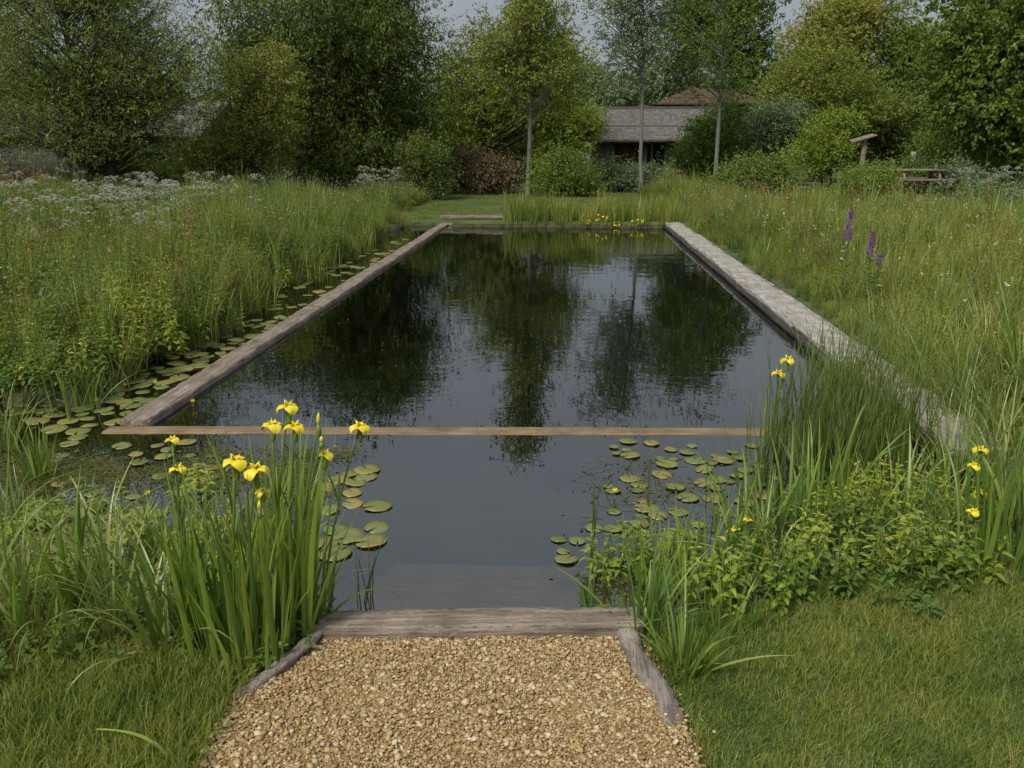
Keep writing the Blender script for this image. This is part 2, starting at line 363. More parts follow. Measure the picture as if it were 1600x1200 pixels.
# water
m, t, o_ = newmat('pond_water')
geo = N(t, 'ShaderNodeNewGeometry'); mp = N(t, 'ShaderNodeMapping'); mp.inputs['Scale'].default_value = (.9, 1.7, 1)
t.links.new(geo.outputs['Position'], mp.inputs['Vector'])
sp = N(t, 'ShaderNodeSeparateXYZ'); t.links.new(geo.outputs['Position'], sp.inputs[0])
wa = noise(t, 2.3, 2, mp.outputs[0], .45); wb_ = noise(t, 7, 1, mp.outputs[0], .5); wc = noise(t, .45, 2, geo.outputs['Position'])
calm = N(t, 'ShaderNodeMapRange'); calm.inputs['From Min'].default_value = 3.6; calm.inputs['From Max'].default_value = 6.5; calm.inputs['To Min'].default_value = .22
t.links.new(sp.outputs['Y'], calm.inputs['Value'])
hgt = math_(t, 'ADD', wa, math_(t, 'MULTIPLY', wb_, .3)); patch = math_(t, 'MULTIPLY', math_(t, 'POWER', wc, 2.0), 4.2)
hgt = math_(t, 'MULTIPLY', math_(t, 'MULTIPLY', hgt, patch), calm.outputs[0])
b = N(t, 'ShaderNodeBump'); b.inputs['Strength'].default_value = 1; b.inputs['Distance'].default_value = .0016; t.links.new(hgt, b.inputs['Height'])
fr = N(t, 'ShaderNodeFresnel'); fr.inputs['IOR'].default_value = 2.4; t.links.new(b.outputs[0], fr.inputs['Normal'])
gl = N(t, 'ShaderNodeBsdfGlossy'); gl.inputs['Roughness'].default_value = 0; gl.inputs[0].default_value = (.97, 1, 1, 1); t.links.new(b.outputs[0], gl.inputs['Normal'])
tr = N(t, 'ShaderNodeBsdfTransparent'); tr.inputs[0].default_value = (.93, .9, .82, 1)
ms = N(t, 'ShaderNodeMixShader'); t.links.new(fr.outputs[0], ms.inputs[0]); t.links.new(tr.outputs[0], ms.inputs[1]); t.links.new(gl.outputs[0], ms.inputs[2])
t.links.new(ms.outputs[0], o_.inputs[0])
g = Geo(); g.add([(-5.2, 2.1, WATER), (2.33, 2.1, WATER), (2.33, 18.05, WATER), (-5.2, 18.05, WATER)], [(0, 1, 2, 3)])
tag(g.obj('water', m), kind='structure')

# gravel path
pathL = [(-.84, 2.3), (-.92, 2.1), (-.965, 1.95), (-.95, 1.6), (-.95, 1.0), (-1.0, -1.0)]
pathR = [(.27, 2.38), (.3, 2.2), (.37, 1.95), (.39, 1.6), (.42, 1.0), (.45, -1.0)]
def pathx(y):
    yl = [q[1] for q in pathL][::-1]; return (np.interp(y, yl, [q[0] for q in pathL][::-1]), np.interp(y, [q[1] for q in pathR][::-1], [q[0] for q in pathR][::-1]))
g = Geo(); yy = np.linspace(-1, 2.4, 60); l, r_ = pathx(yy); l = l + .02 * wav(yy, 12); r_ = r_ + .02 * wav(yy, 10)
ts = np.linspace(0, 1, 30); PX = l[:, None] * (1 - ts) + r_[:, None] * ts; PY = np.repeat(yy[:, None], 30, 1)
ii = (np.arange(59)[:, None] * 30 + np.arange(29)[None]).reshape(-1)
PZ = .016 + .006 * wav(PX, 9) * wav(PY, 7) - .02 * ((ts < .02) | (ts > .98))[None]
g.add(np.stack([PX, PY, PZ], -1).reshape(-1, 3), np.stack([ii, ii + 1, ii + 31, ii + 30], -1))
M['sand'] = solid('gravel_fines', [(.19, .11, .04), (.3, .185, .07), (.4, .265, .115)], 60, bump=.8, bscale=150, coord='World', dist=.006)
tag(g.obj('path', M['sand'], smooth=True), kind='structure')
# pebbles
ico_v = None
import bmesh
bm = bmesh.new(); bmesh.ops.create_icosphere(bm, subdivisions=1, radius=1); bm.verts.ensure_lookup_table()
IV = np.array([v.co for v in bm.verts]); IF = np.array([[v.index for v in f.verts] for f in bm.faces]); bm.free()
IQ = np.concatenate([IF, IF[:, 2:3]], 1)
IVn = IV
n = 46000
py = rng.uniform(1.45, 2.36, n); l, r_ = pathx(py); pxx = l + (r_ - l) * rng.random(n) + rng.normal(0, .012, n) + rng.normal(0, .07, n) * (rng.random(n) < .03)
sz = np.clip(rng.lognormal(math.log(.0034), .48, n), .0017, .0115)
ab = np.stack([sz * U(.9, 1.5, n), sz * U(.75, 1.1, n), sz * U(.35, .6, n)], -1)
a = U(0, 6.3, n); tx = rng.normal(0, .3, n)
V = IV[None] * (1 + rng.normal(0, .13, (n, 12, 1))) * ab[:, None]
x_ = V[..., 0]; y_ = V[..., 1]; z_ = V[..., 2] + x_ * tx[:, None]
V = np.stack([x_ * np.cos(a)[:, None] - y_ * np.sin(a)[:, None] + pxx[:, None], x_ * np.sin(a)[:, None] + y_ * np.cos(a)[:, None] + py[:, None], z_ + (.017 + U(-.002, .007, n))[:, None]], -1)
g = Geo(); g.add(V.reshape(-1, 3), (np.arange(n)[:, None, None] * 12 + IQ[None]).reshape(-1, 4), np.repeat(np.clip(rng.beta(1.6, 1.6, n), 0, 1), 12))
M['pebble'] = attrmat('pebble', [(.19, .115, .045), (.31, .19, .07), (.39, .26, .105), (.46, .33, .15), (.6, .49, .31), (.36, .3, .23)], .75, pos=[0, .25, .48, .68, .88, 1])
tag(g.obj('gravel', M['pebble']), 'loose buff and cream pebbles covering the gravel path', 'gravel', kind='stuff')

# ------------------------------------------------------------------ timbers
timber('timber_sleeper', (-.84, 2.33, .052), (.28, 2.415, .066), .125, .15, M['oak'], 'thick weathered oak sleeper across the end of the gravel path', 'sleeper', wob=.006, nseg=60)
# edging logs
def log(name, pts, rad, label):
    pts = np.array(pts, float); s = np.linspace(0, 1, 30); k = np.linspace(0, 1, len(pts))
    path = np.stack([np.interp(s, k, pts[:, i]) for i in range(3)], -1)
    for _ in range(3): path[1:-1] = (path[:-2] + path[1:-1] * 2 + path[2:]) / 4
    g = Geo(); r = rad * (1 + .12 * np.sin(s * 17) + .06 * rng.normal(size=30)); tube(g, path, r, 10, cap=True)
    V = g.V[0]; V[:, 2] = np.where(V[:, 2] > np.interp(V[:, 1], path[::-1, 1], path[::-1, 2]) + rad * .5, np.interp(V[:, 1], path[::-1, 1], path[::-1, 2]) + rad * .5 + rng.normal(0, .002, len(V)), V[:, 2])
    V += rng.normal(0, .0018, V.shape)
    o = g.obj(name, M['oaky'], smooth=False); tag(o, label, 'edging log'); return o
M['oaky'] = wood('weathered_oak_log', (.12, .1, .08), (.25, .215, .18), (.4, .36, .31), stretch=(22, 1.5, 22))
log('edging_log', [(-.8, 2.29, .04), (-.82, 2.2, .04), (-.87, 2.1, .036), (-.93, 2.0, .018), (-.98, 1.94, -.002)], .021, 'narrow curved log along the left edge of the gravel')
log('edging_log', [(.235, 2.36, .035), (.24, 2.27, .035), (.265, 2.17, .03), (.32, 2.06, .02), (.33, 1.99, .012), (.34, 1.9, -.005)], .033, 'thick twisted log along the right edge of the gravel')
# left edge balks of the pool
yb = [4.62, 8.4, 9.55, 12.6, 15.2, 18.3]
labs = ['nearest and longest balk of the left pool edge, ending at the sunken beam', 'short second balk of the left pool edge between two dark joints', 'third balk of the left pool edge beside the lily pads', 'fourth balk of the left pool edge beside the far lily pads', 'farthest balk of the left pool edge, ending at the far steps']
for i in range(5):
    timber('pool_edge_timber', (-2.715 + .01 * (i % 2), yb[i] + .012, -.07 + .006 * (i % 2)), (-2.715 + .01 * (i % 2), yb[i + 1] - .012, -.075), .195, .16, M['oak'], labs[i], 'timber', 'timber balks along the left pool edge', wob=.007, nseg=60)
# submerged cross beam and far beam
timber('sunken_beam', (-2.86, 4.57, WATER + .006), (2.14, 4.86, WATER + .005), .15, .16, M['wetwood'], 'long straight pale brown beam level with the water across the pool', 'beam', wob=.003, nseg=50)
timber('sunken_beam', (-2.55, 17.3, WATER - .012), (2.12, 17.35, WATER - .012), .1, .15, M['wetwood'], 'thin beam just under the water at the far end of the pool', 'beam', wob=.004, nseg=40)
# right boardwalk: planks edge to edge on stacked sleepers
root = thing('edge_walkway', 'pale grey weathered walkway along the right side of the pool', 'walkway', (2.32, 4.25, 0))
ym = [4.25, 5.6, 6.7, 7.55, 10.2, 12.9, 15.4, 17.9]
for i in range(7):
    o = timber('slab', (0, ym[i] - 4.25 + .008, .0), (0, ym[i + 1] - 4.25 - .008, .003 * (i % 3)), .345 + .02 * (i % 2), .05, M['greywood'], parent=root, wob=.006, nseg=60)
for k, (dz, off) in enumerate([(-.056, .012), (-.118, .0)]):
    timber('side_sleeper', (-.13 - off, .0, dz), (-.13 - off, 13.63, dz), .09, .058, M['darkwood'], parent=root, wob=.004, nseg=80)
timber('side_sleeper', (.1, .0, -.06), (.1, 13.63, -.06), .12, .2, M['darkwood'], parent=root, wob=.004, nseg=30)
# far landing step
root = thing('landing_step', 'low grey timber landing step at the far left pool corner', 'step', (-2.05, 18.3, 0))
timber('tread', (-.78, .06, .07), (.78, .06, .07), .3, .07, M['oak'], parent=root, wob=.006)
timber('riser', (-.66, -.04, -.003), (.66, -.04, -.003), .08, .1, M['darkwood'], parent=root, wob=.004)
timber('riser', (-.7, -.16, -.06), (.7, -.16, -.06), .3, .14, M['oak'], parent=root, wob=.004)
timber('post', (-.72, -.1, .0), (-.58, -.1, .0), .14, .3, M['darkwood'], parent=root, wob=.003, nseg=6)
timber('post', (.58, -.1, .0), (.72, -.1, .0), .14, .3, M['darkwood'], parent=root, wob=.003, nseg=6)
# submerged steps
root = thing('pool_steps', 'broad brown wooden steps going down under the water beyond the sleeper', 'steps', (-.27, 2.5, 0))
for k in range(6):
    timber('tread', (-.55, .1 + k * .22, -.15 - k * .025 - k * k * .011), (.6, .12 + k * .22, -.15 - k * .025 - k * k * .011), .215, .14, M['step'], parent=root, wob=.004, nseg=30)

# ------------------------------------------------------------------ templates for ground cover (instanced as stuff)
def tmpl(col, name, g, mat):
    o = bpy.data.objects.new(name, g.mesh(name, mat)); col.objects.link(o)
def tuft(n, spread, h0, h1, w, lean=.35, bend=1.0, segs=4):
    g = Geo(); a = U(0, 6.28, n); rr = spread * np.sqrt(rng.random(n))
    base = np.stack([rr * np.cos(a), rr * np.sin(a), np.full(n, -.02)], -1)
    az = a + rng.normal(0, .8, n)
    blades(g, base, az, U(h0, h1, n), np.abs(rng.normal(0, lean, n)), U(.1, bend, n), U(.6, 1.2, n) * w, segs)
    return g
def seedgrass(n, spread, h0, h1):
    g = tuft(int(n * 1.6), spread, h0 * .4, h1 * .7, .006, .3, 1.4)
    a = U(0, 6.28, n); rr = spread * np.sqrt(rng.random(n))
    for i in range(n):
        b = np.array([rr[i] * math.cos(a[i]), rr[i] * math.sin(a[i]), 0]); h = rng.uniform(h0, h1); le = rng.normal(0, .12, 2)
        s = np.linspace(0, 1, 5)[:, None]; path = b + np.concatenate([le * s ** 1.7 * h, s * h], 1)
        tube(g, path, .0016, 3, r=.6)
        k = 14; tt = U(.72, 1.02, k)[:, None]; P = b + np.concatenate([le * tt ** 1.7 * h, tt * h], 1)
        leafset(g, P, nrm(rng.normal(0, .5, (k, 3)) + [0, 0, .9]), U(.015, .03, k), .006, U(.8, 1., k))
    return g
def herbgeo(ns, spread, h0, h1, ll, lw, pairs, lean=.12, top=None, seg2=True, flow=None):
    g = Geo()
    for i in range(ns):
        a = rng.uniform(0, 6.28); rr = spread * math.sqrt(rng.random()); b = np.array([rr * math.cos(a), rr * math.sin(a), -.02])
        h = rng.uniform(h0, h1); le = rng.normal(0, lean, 2) + np.array([math.cos(a), math.sin(a)]) * rr * .5
        s = np.linspace(0, 1, 6)[:, None]; path = b + np.concatenate([le * s ** 1.5 * h, s * h], 1)
        tube(g, path, np.linspace(.003, .0012, 6), 4, r=.3)
        k = pairs; tt = np.repeat(np.linspace(.15, 1, k), 2)[:, None]; P = b + np.concatenate([le * tt ** 1.5 * h, tt * h], 1)
        aa = np.repeat(np.arange(k) * 1.571 + rng.uniform(0, 6), 2) + np.tile([0, math.pi], k) + rng.normal(0, .3, 2 * k)
        up = .35 + .9 * (tt[:, 0] ** 3)
        D = nrm(np.stack([np.cos(aa), np.sin(aa), up + rng.normal(0, .25, 2 * k)], -1))
        sc = np.sin(np.clip(tt[:, 0], .0, 1) * 2.3 + .55) * U(.8, 1.2, 2 * k)
        L = ll * sc; W = lw * sc
        side = nrm(np.stack([-np.sin(aa), np.cos(aa), rng.normal(0, .25, 2 * k)], -1))
        nn = np.cross(D, side); D2 = nrm(D - np.array([0, 0, .6])); r = np.clip(rng.normal(.35 + .35 * tt[:, 0], .15), 0, 1)
        L, W = L[:, None], W[:, None]
        p1 = P + D * L * .35; p2 = p1 + D2 * L * .35; p3 = p2 + nrm(D2 - np.array([0, 0, .3])) * L * .35
        v = np.stack([P, p1 + side * W / 2 + nn * W * .12, p1, p1 - side * W / 2 + nn * W * .12, p2 + side * W * .38 + nn * W * .1, p2, p2 - side * W * .38 + nn * W * .1, p3], 1)
        q = np.array([[0, 1, 2, 2], [0, 2, 3, 3], [1, 4, 5, 2], [2, 5, 6, 3], [4, 7, 5, 5], [5, 7, 6, 6]])
        g.add(v.reshape(-1, 3), (np.arange(2 * k)[:, None, None] * 8 + q[None]).reshape(-1, 4), np.repeat(r, 8))
    return g
def floretset(g, c, rad, n, mi, r0=0, r1=1, size=.008, flat=.25):
    P = c + rng.normal(0, 1, (n, 3)) * np.array([rad, rad, rad * flat]) * .6
    leafset(g, P, rv(n) * .6 + [0, 0, .3], size, size, U(r0, r1, n), mi)
def weedflower(mi):
    g = herbgeo(5, .06, .35, .7, .07, .018, 7)
    return g

def points_stuff(name, label, pts, idx, scl, rotz, tilt, col, kindlabel):
    me = bpy.data.meshes.new(name); n = len(pts)
    me.vertices.add(n); me.vertices.foreach_set('co', pts.astype(np.float32).ravel())
    for nm, ty, key, dat in (('idx', 'INT', 'value', idx.astype(np.int32)), ('scl', 'FLOAT', 'value', scl.astype(np.float32)),
                             ('rot', 'FLOAT_VECTOR', 'vector', np.stack([tilt[:, 0], tilt[:, 1], rotz], -1).astype(np.float32).ravel())):
        at = me.attributes.new(nm, ty, 'POINT'); at.data.foreach_set(key, dat)
    o = bpy.data.objects.new(name, me); C.objects.link(o)
    ng = bpy.data.node_groups.new(name, 'GeometryNodeTree')
    ng.interface.new_socket('Geometry', in_out='INPUT', socket_type='NodeSocketGeometry'); ng.interface.new_socket('Geometry', in_out='OUTPUT', socket_type='NodeSocketGeometry')
    gi = ng.nodes.new('NodeGroupInput'); go = ng.nodes.new('NodeGroupOutput'); ip = ng.nodes.new('GeometryNodeInstanceOnPoints')
    ci = ng.nodes.new('GeometryNodeCollectionInfo'); ci.inputs['Collection'].default_value = col; ci.inputs['Separate Children'].default_value = True; ci.inputs['Reset Children'].default_value = True
    L = ng.links.new
    def na(nm, ty):
        q = ng.nodes.new('GeometryNodeInputNamedAttribute'); q.data_type = ty; q.inputs['Name'].default_value = nm; return q.outputs['Attribute']
    L(gi.outputs[0], ip.inputs['Points']); L(ci.outputs[0], ip.inputs['Instance']); ip.inputs['Pick Instance'].default_value = True
    L(na('idx', 'INT'), ip.inputs['Instance Index']); L(na('rot', 'FLOAT_VECTOR'), ip.inputs['Rotation']); L(na('scl', 'FLOAT'), ip.inputs['Scale'])
    L(ip.outputs[0], go.inputs[0])
    md = o.modifiers.new('scatter', 'NODES'); md.node_group = ng
    tag(o, label, kindlabel, kind='stuff'); return o

def newcol(name): return bpy.data.collections.new(name)
cg = newcol('meadow_left_kinds')
for i in range(4): tmpl(cg, 'a%d' % i, tuft(70, .13, .35, .85, .009, .28, 1.1), M['meadow'])       # 0-3
for i in range(2): tmpl(cg, 'b%d' % i, seedgrass(9, .12, .6, 1.0), M['meadow'])                     # 4-5
for i in range(3): tmpl(cg, 'c%d' % i, herbgeo(7, .13, .35, .85, .12, .034, 9), M['herb'])            # 6-8
for i in range(2): tmpl(cg, 'd%d' % i, herbgeo(8, .12, .35, .75, .09, .026, 9), M['lime'])          # 9-10
tmpl(cg, 'e0', tuft(40, .1, .5, .95, .014, .16, .7), M['reed'])                                     # 11
cr = newcol('meadow_right_kinds')
for i in range(4): tmpl(cr, 'a%d' % i, tuft(75, .14, .3, .75, .008, .35, 1.4), M['meadow_r'])
for i in range(2): tmpl(cr, 'b%d' % i, seedgrass(12, .14, .45, .85), M['meadow_r'])
for i in range(2): tmpl(cr, 'c%d' % i, herbgeo(8, .13, .3, .6, .075, .024, 9), M['herb'])
for i in range(3): tmpl(cr, 'd%d' % i, herbgeo(10, .13, .25, .55, .06, .02, 9), M['lime'])
def dock(h):
    g = Geo(); s = np.linspace(0, 1, 5)[:, None]; tube(g, np.concatenate([.05 * s ** 2, 0 * s, s * h], 1), .004, 4, r=.2)
    for q_ in range(6):
        a = rng.uniform(0, 6.28); z0 = rng.uniform(.45, .8) * h; L = rng.uniform(.12, .25); k = 26; tt = rng.random(k)[:, None]
        leafset(g, np.array([.03, 0, z0]) + tt * np.array([math.cos(a) * L * .5, math.sin(a) * L * .5, L]) + rng.normal(0, .008, (k, 3)), rv(k), .018, .016, U(.3, 1, k))
    k = 22; a = U(0, 6.28, k); zz = U(0, .35, k) * h; leafset(g, np.stack([0 * a, 0 * a, zz], -1), nrm(np.stack([np.cos(a), np.sin(a), U(.1, .9, k)], -1)), .2, .045, U(0, .3, k))
    return g
M['dock'] = foliage('dock_heads', [(.04, .08, .02), (.1, .11, .03), (.2, .13, .06), (.26, .16, .09)], .2, .03)
for cc_ in (cg, cr):
    for i in range(2): tmpl(cc_, 'f%d' % i, dock(.8 + .15 * i), M['dock'])
    for i in range(2): tmpl(cc_, 'g%d' % i, tuft(26, .06, .5, 1.05, .016, .12, .5), M['iris'])
def scatter(name, label, n, xr, yr, keep, probs, col, s0, s1, cat, hfun=None, ybias=1.0, clusters=True):
    y = yr[0] + (yr[1] - yr[0]) * rng.random(n) ** ybias; x = U(xr[0], xr[1], n)
    k = keep(x, y); x, y = x[k], y[k]; n = len(x)
    # neighbours tend to be of one kind
    ph = (wav(x, .9, 1) + wav(y, .8, 2)) * .9 + rng.normal(0, .6, n)
    rank = (np.argsort(np.argsort(ph)) / n * 7.0) % 1.0 if clusters else rng.random(n)
    idx = np.searchsorted(np.cumsum(probs) / np.sum(probs), rank); idx = np.clip(idx, 0, len(probs) - 1)
    s = U(s0, s1, n) * (.85 + .28 * wav(x * .8 + y * .3, 1.7, 2) + .2 * wav(y - x * .4, 2.6, 1))
    if hfun is not None: s = s * hfun(x, y)
    z = np.maximum(height(x, y), -.3)
    return points_stuff(name, label, np.stack([x, y, z], -1), idx, s, U(0, 6.28, n), rng.normal(0, .08, (n, 2)), col, cat)
def keepL(x, y):
    vis = (x > -.72 * y - 3.0)
    return vis & (x < shoreL(y) + .18) & ~((x > -4.6) & (y > 17.6)) & (y > 4.35 - .25 * (x < -4.2)) | (vis & (x < -4.1) & (y > 3.4))
scatter('meadow_grass', 'tall mixed grass and herbs filling the left bank of the pool', 15500, (-18, -3.1), (3.3, 24), keepL,
        [4, 5, 4, 5, 3, 3, 7, 7, 6, 6, 6, 4, 1.0, 1.0, 2, 2], cg, .75, 1.15, 'meadow', ybias=1.25, hfun=lambda x, y: np.where(y < 5.6, .72, 1.0) * (1.02 - .25 * sst(18, 24, y)) * (.75 + .25 * sst(0, .8, shoreL(y) - x)))
def keepR(x, y):
    return (x > 2.46 + .12 * wav(y, 2.2) + .05 * wav(y, 7)) & (x < .72 * y + 3) & (y > 4.1) & ~((np.abs(x - 12.3) < 1.6) & (np.abs(y - 27) < 4.5))
scatter('meadow_grass', 'golden green tall grass filling the right bank beside the walkway', 17500, (2.4, 19), (4.1, 29), keepR,
        [5, 5, 5, 5, 4, 4, 6, 5, 5, 5, 5, .7, .7, 1.2, 1.2], cr, .65, 1.15, 'meadow', ybias=1.3, hfun=lambda x, y: (.55 + .45 * sst(2.5, 3.3, x)) * np.where(x > 9, .8, 1) * (1 - .5 * sst(17, 22, y) * sst(4, 7, x)))
# far lawn
cl = newcol('lawn_kinds')
for i in range(3): tmpl(cl, 'a%d' % i, tuft(60, .12, .02, .05, .005, .6, 1.2, 2), M['lawn'])
scatter('lawn_grass', 'short mown lawn between the far end of the pool and the shrubs', 14000, (-6, 5), (18.2, 31), lambda x, y: ~((np.abs(x + 2.05) < .85) & (y < 18.6)), [1, 1, 1], cl, .9, 1.5, 'lawn', clusters=False, ybias=1.2)

# near lawn: real blades
n = 330000
x = U(-2.6, 2.9, n); y = U(1.35, 3.3, n)
l, r_ = pathx(y)
rightb = bankY(x) + .03 * wav(x, 9)
k = ((x > r_ + .0 - .02 * rng.random(n)) & (y < rightb)) | ((x < l + .02 * rng.random(n)) & (y < 2.35 + .15 * sst(-1, -1.8, x)))
k &= rng.random(n) < (.85 + .3 * wav(x, 5) * wav(y, 4.3, 2))
x, y = x[k], y[k]; n = len(x)
g = Geo(); left = x < -.5
hh = np.where(left, U(.04, .12, n), U(.015, .05, n) * (1 + .7 * np.clip(wav(x, 7) + wav(y, 8, 2), 0, 1)))
blades(g, np.stack([x, y, height(x, y) - .004], -1), U(0, 6.28, n), hh, np.abs(rng.normal(0, .5, n)), U(.2, 1.3, n), np.where(left, U(.0025, .0042, n), U(.002, .0036, n)), 3)
tag(g.obj('lawn_grass', M['lawn']), 'short rough lawn either side of the gravel path', 'lawn', kind='stuff')

# ------------------------------------------------------------------ trees
def tree(name, label, cat, xb, Yd, blobs, mat, bark='bark', leaves=30000, clumps=160, L=.12, W=.05, trunk_r=.14, droop=.0, cl_r=.45, base_y=None, top=None, trunk_top=.8, group=None, multi=1, fork=.3, shell=.45, baseoff=0, zmin=.1, depth=1.0, wild=.0, twigs=2):
    """blobs: (x, y, rx, ry) as seen in the photograph; turned into real ellipsoids at the tree's distance"""
    b0 = A(xb, 260, Yd); b0[2] = float(height(np.array([b0[0]]), np.array([Yd]))[0]) - .05
    E = []
    for (bx, by, rx, ry) in blobs:
        c = A(bx, by, Yd); s = Yd / math.cos(PSI) * (1 / F_PX) * (1.0 + 0.0)
        sx = np.linalg.norm(A(bx + 10, by, Yd) - A(bx - 10, by, Yd)) / 20; sz = abs(A(bx, by - 10, Yd)[2] - A(bx, by + 10, Yd)[2]) / 20
        E.append((c, rx * sx, rx * sx * depth, ry * sz))
    vol = np.array([e[1] * e[3] for e in E]); vol = vol / vol.sum()
    root = thing(name, label, cat, b0, 0, group)
    ztop = max(e[0][2] + e[3] for e in E)
    H = ztop - b0[2]
    gw = Geo(); gl_ = Geo()
    trunks = []
    for k in range(multi):
        dx = rng.normal(0, .25, 2) if multi > 1 else np.zeros(2)
        zt = np.linspace(0, trunk_top * H, 14)
        wob_ = np.cumsum(rng.normal(0, .012 * H / 8, (14, 2)), 0); wob_[:2] = 0
        cx = np.sum([v * e[0][:2] for v, e in zip(vol, E)], 0) - b0[:2]
        lean = (zt / H)[:, None] ** 1.6 * cx[None] * .8 * (1 if multi == 1 else rng.uniform(.4, 1.6))
        path = np.concatenate([wob_ + lean + dx, zt[:, None]], 1)
        rad = trunk_r * (1 - .85 * (zt / zt[-1])) * (1 + .4 * np.exp(-zt * 2.5))
        tube(gw, path, rad, 8); trunks.append((path, rad))
    which = rng.choice(len(E), clumps, p=vol)
    d = rv(clumps) * (rng.random(clumps) ** shell)[:, None]
    cc = np.array([E[w_][0] + d[i] * np.array([E[w_][1], E[w_][2], E[w_][3]]) for i, w_ in enumerate(which)]) - b0
    cc[:, 2] = np.maximum(cc[:, 2], zmin)
    cr_ = cl_r * U(.6, 1.35, clumps); wts = cr_ ** 2 * U(.5, 1.3, clumps); cnt = (leaves * 1.35 * wts / wts.sum()).astype(int); crnd = rng.random(clumps)
    for i in range(clumps):
        path, rad = trunks[rng.integers(multi)]
        hd = np.linalg.norm(cc[i, :2] - path[6, :2])
        za = np.clip(cc[i, 2] - hd * rng.uniform(.5, .95), fork * min(H, 12) * rng.uniform(.8, 1.1), path[-1, 2] * .98)
        za = min(za, path[-1, 2] * .98)
        p0 = np.array([np.interp(za, path[:, 2], path[:, 0]), np.interp(za, path[:, 2], path[:, 1]), za]); r0 = np.interp(za, path[:, 2], rad)
        s = np.linspace(0, 1, 7)[:, None]; mid = (p0 + cc[i]) / 2 + np.array([0, 0, .12 * hd * (1 if droop < .5 else 2)]) + rng.normal(0, .11 * hd + .02, 3)
        pt = (1 - s) ** 2 * p0 + 2 * s * (1 - s) * mid + s ** 2 * cc[i]
        ln = np.linalg.norm(cc[i] - p0)
        rb = min(r0 * .55, .012 + .011 * ln); tube(gw, pt, np.linspace(rb, .006, 7), 4)
        for _ in range(twigs):
            e = cc[i] + rng.normal(0, cr_[i] * .8, 3) + [0, 0, -droop * cr_[i]]; st = pt[rng.integers(3, 6)]
            s5 = np.linspace(0, 1, 4)[:, None]; tube(gw, st * (1 - s5) + e * s5 + np.sin(s5 * 3.14) * rng.normal(0, .08, 3), np.linspace(.01, .004, 4), 3)
        m_ = cnt[i]
        if m_ < 1: continue
        # leaves sit on short sprays inside the clump
        ns = max(3, m_ // 9); sc = cc[i] + rng.normal(0, 1, (ns, 3)) * np.array([1, 1, .7]) * cr_[i] * .62
        sd = nrm((sc - cc[i]) + rng.normal(0, .3, (ns, 3)) + np.array([0, 0, .12 - droop])); sl = U(.2, .55, ns) * (1 + wild)
        w2 = rng.integers(0, ns, m_); P = sc[w2] + sd[w2] * (rng.random(m_) * sl[w2])[:, None] + rng.normal(0, .035, (m_, 3))
        D = nrm(sd[w2] * .7 + rv(m_) * .8 + np.array([0, 0, -.25 - droop * .6]))
        leafset(gl_, P, D, L * .84 * U(.55, 1.25, m_), W * .84 * U(.7, 1.2, m_), np.clip(.65 * crnd[i] + .3 * rng.random(m_), 0, 1))
    gw.obj('trunk', M[bark], root, smooth=True)
    gl_.obj('crown', M[mat], root)
    return root

# left
tree('willow_tree', 'bushy willow with low spreading limbs and two dark trunks, left of the meadow', 'tree', 168, 20, [(160, 60, 150, 160), (60, 130, 120, 100), (165, 215, 150, 38), (250, 130, 80, 120), (130, -90, 130, 110)], 'willow', leaves=62000, clumps=300, L=.11, W=.03, trunk_r=.14, cl_r=.5, fork=.13, multi=2, trunk_top=.6, zmin=.8, twigs=5)
tree('willow_tree', 'feathery willow cut by the left edge of the picture', 'tree', -60, 22, [(-40, 50, 120, 170), (20, -60, 90, 110), (-30, 180, 80, 60)], 'willow', leaves=32000, clumps=150, L=.12, W=.035, trunk_r=.13, cl_r=.5, fork=.12, zmin=.8)
tree('small_tree', 'pale yellowish green small tree between the willow and the dark weeping tree', 'tree', 385, 23, [(385, 190, 70, 100), (345, 240, 60, 50), (420, 130, 50, 60)], 'olive', leaves=26000, clumps=120, L=.1, W=.045, trunk_r=.09, cl_r=.35, fork=.08, zmin=.3, multi=2)
tree('weeping_tree', 'huge dark green weeping tree left of the grey gap of sky', 'tree', 520, 27, [(510, 60, 165, 120), (560, 20, 110, 120), (470, 190, 120, 90), (600, 180, 90, 100), (400, 90, 60, 70), (560, 230, 110, 55)], 'darkleaf', leaves=120000, clumps=330, L=.15, W=.05, trunk_r=.35, cl_r=.62, fork=.1, droop=.55, zmin=.5, wild=.4)
tree('evergreen_bush', 'narrow dark bush at the foot of the weeping tree beside the lawn', 'shrub', 668, 25, [(668, 270, 32, 48), (655, 245, 25, 30)], 'darkleaf', leaves=12000, clumps=50, L=.09, W=.04, trunk_r=.05, cl_r=.2, fork=.02, zmin=.15, multi=3)
tree('broadleaf_tree', 'reddish olive tree behind the slim hornbeam', 'tree', 740, 36, [(745, 150, 60, 110), (800, 120, 70, 90), (860, 120, 55, 90), (720, 220, 45, 50)], 'ambergreen', leaves=30000, clumps=130, L=.15, W=.08, trunk_r=.18, cl_r=.55, fork=.12, zmin=.3)
tree('hornbeam_tree', 'upright hornbeam with one slim straight trunk at the edge of the lawn', 'tree', 826, 27.5, [(825, 110, 62, 80), (832, 20, 52, 90), (826, -90, 40, 110), (770, 70, 30, 50), (880, 100, 28, 60)], 'hornbeam', bark='palebark', leaves=26000, clumps=170, L=.12, W=.055, trunk_r=.085, cl_r=.36, fork=.22, trunk_top=.92)
tree('aspen_tree', 'sparse airy tree with grey trunk in front of the grey hut door', 'tree', 1003, 29, [(985, 60, 55, 70), (960, 20, 45, 60), (1030, 40, 40, 70), (990, -60, 60, 80)], 'bluegreen', bark='palebark', leaves=10500, clumps=120, L=.12, W=.06, trunk_r=.075, cl_r=.34, fork=.3, trunk_top=.85)
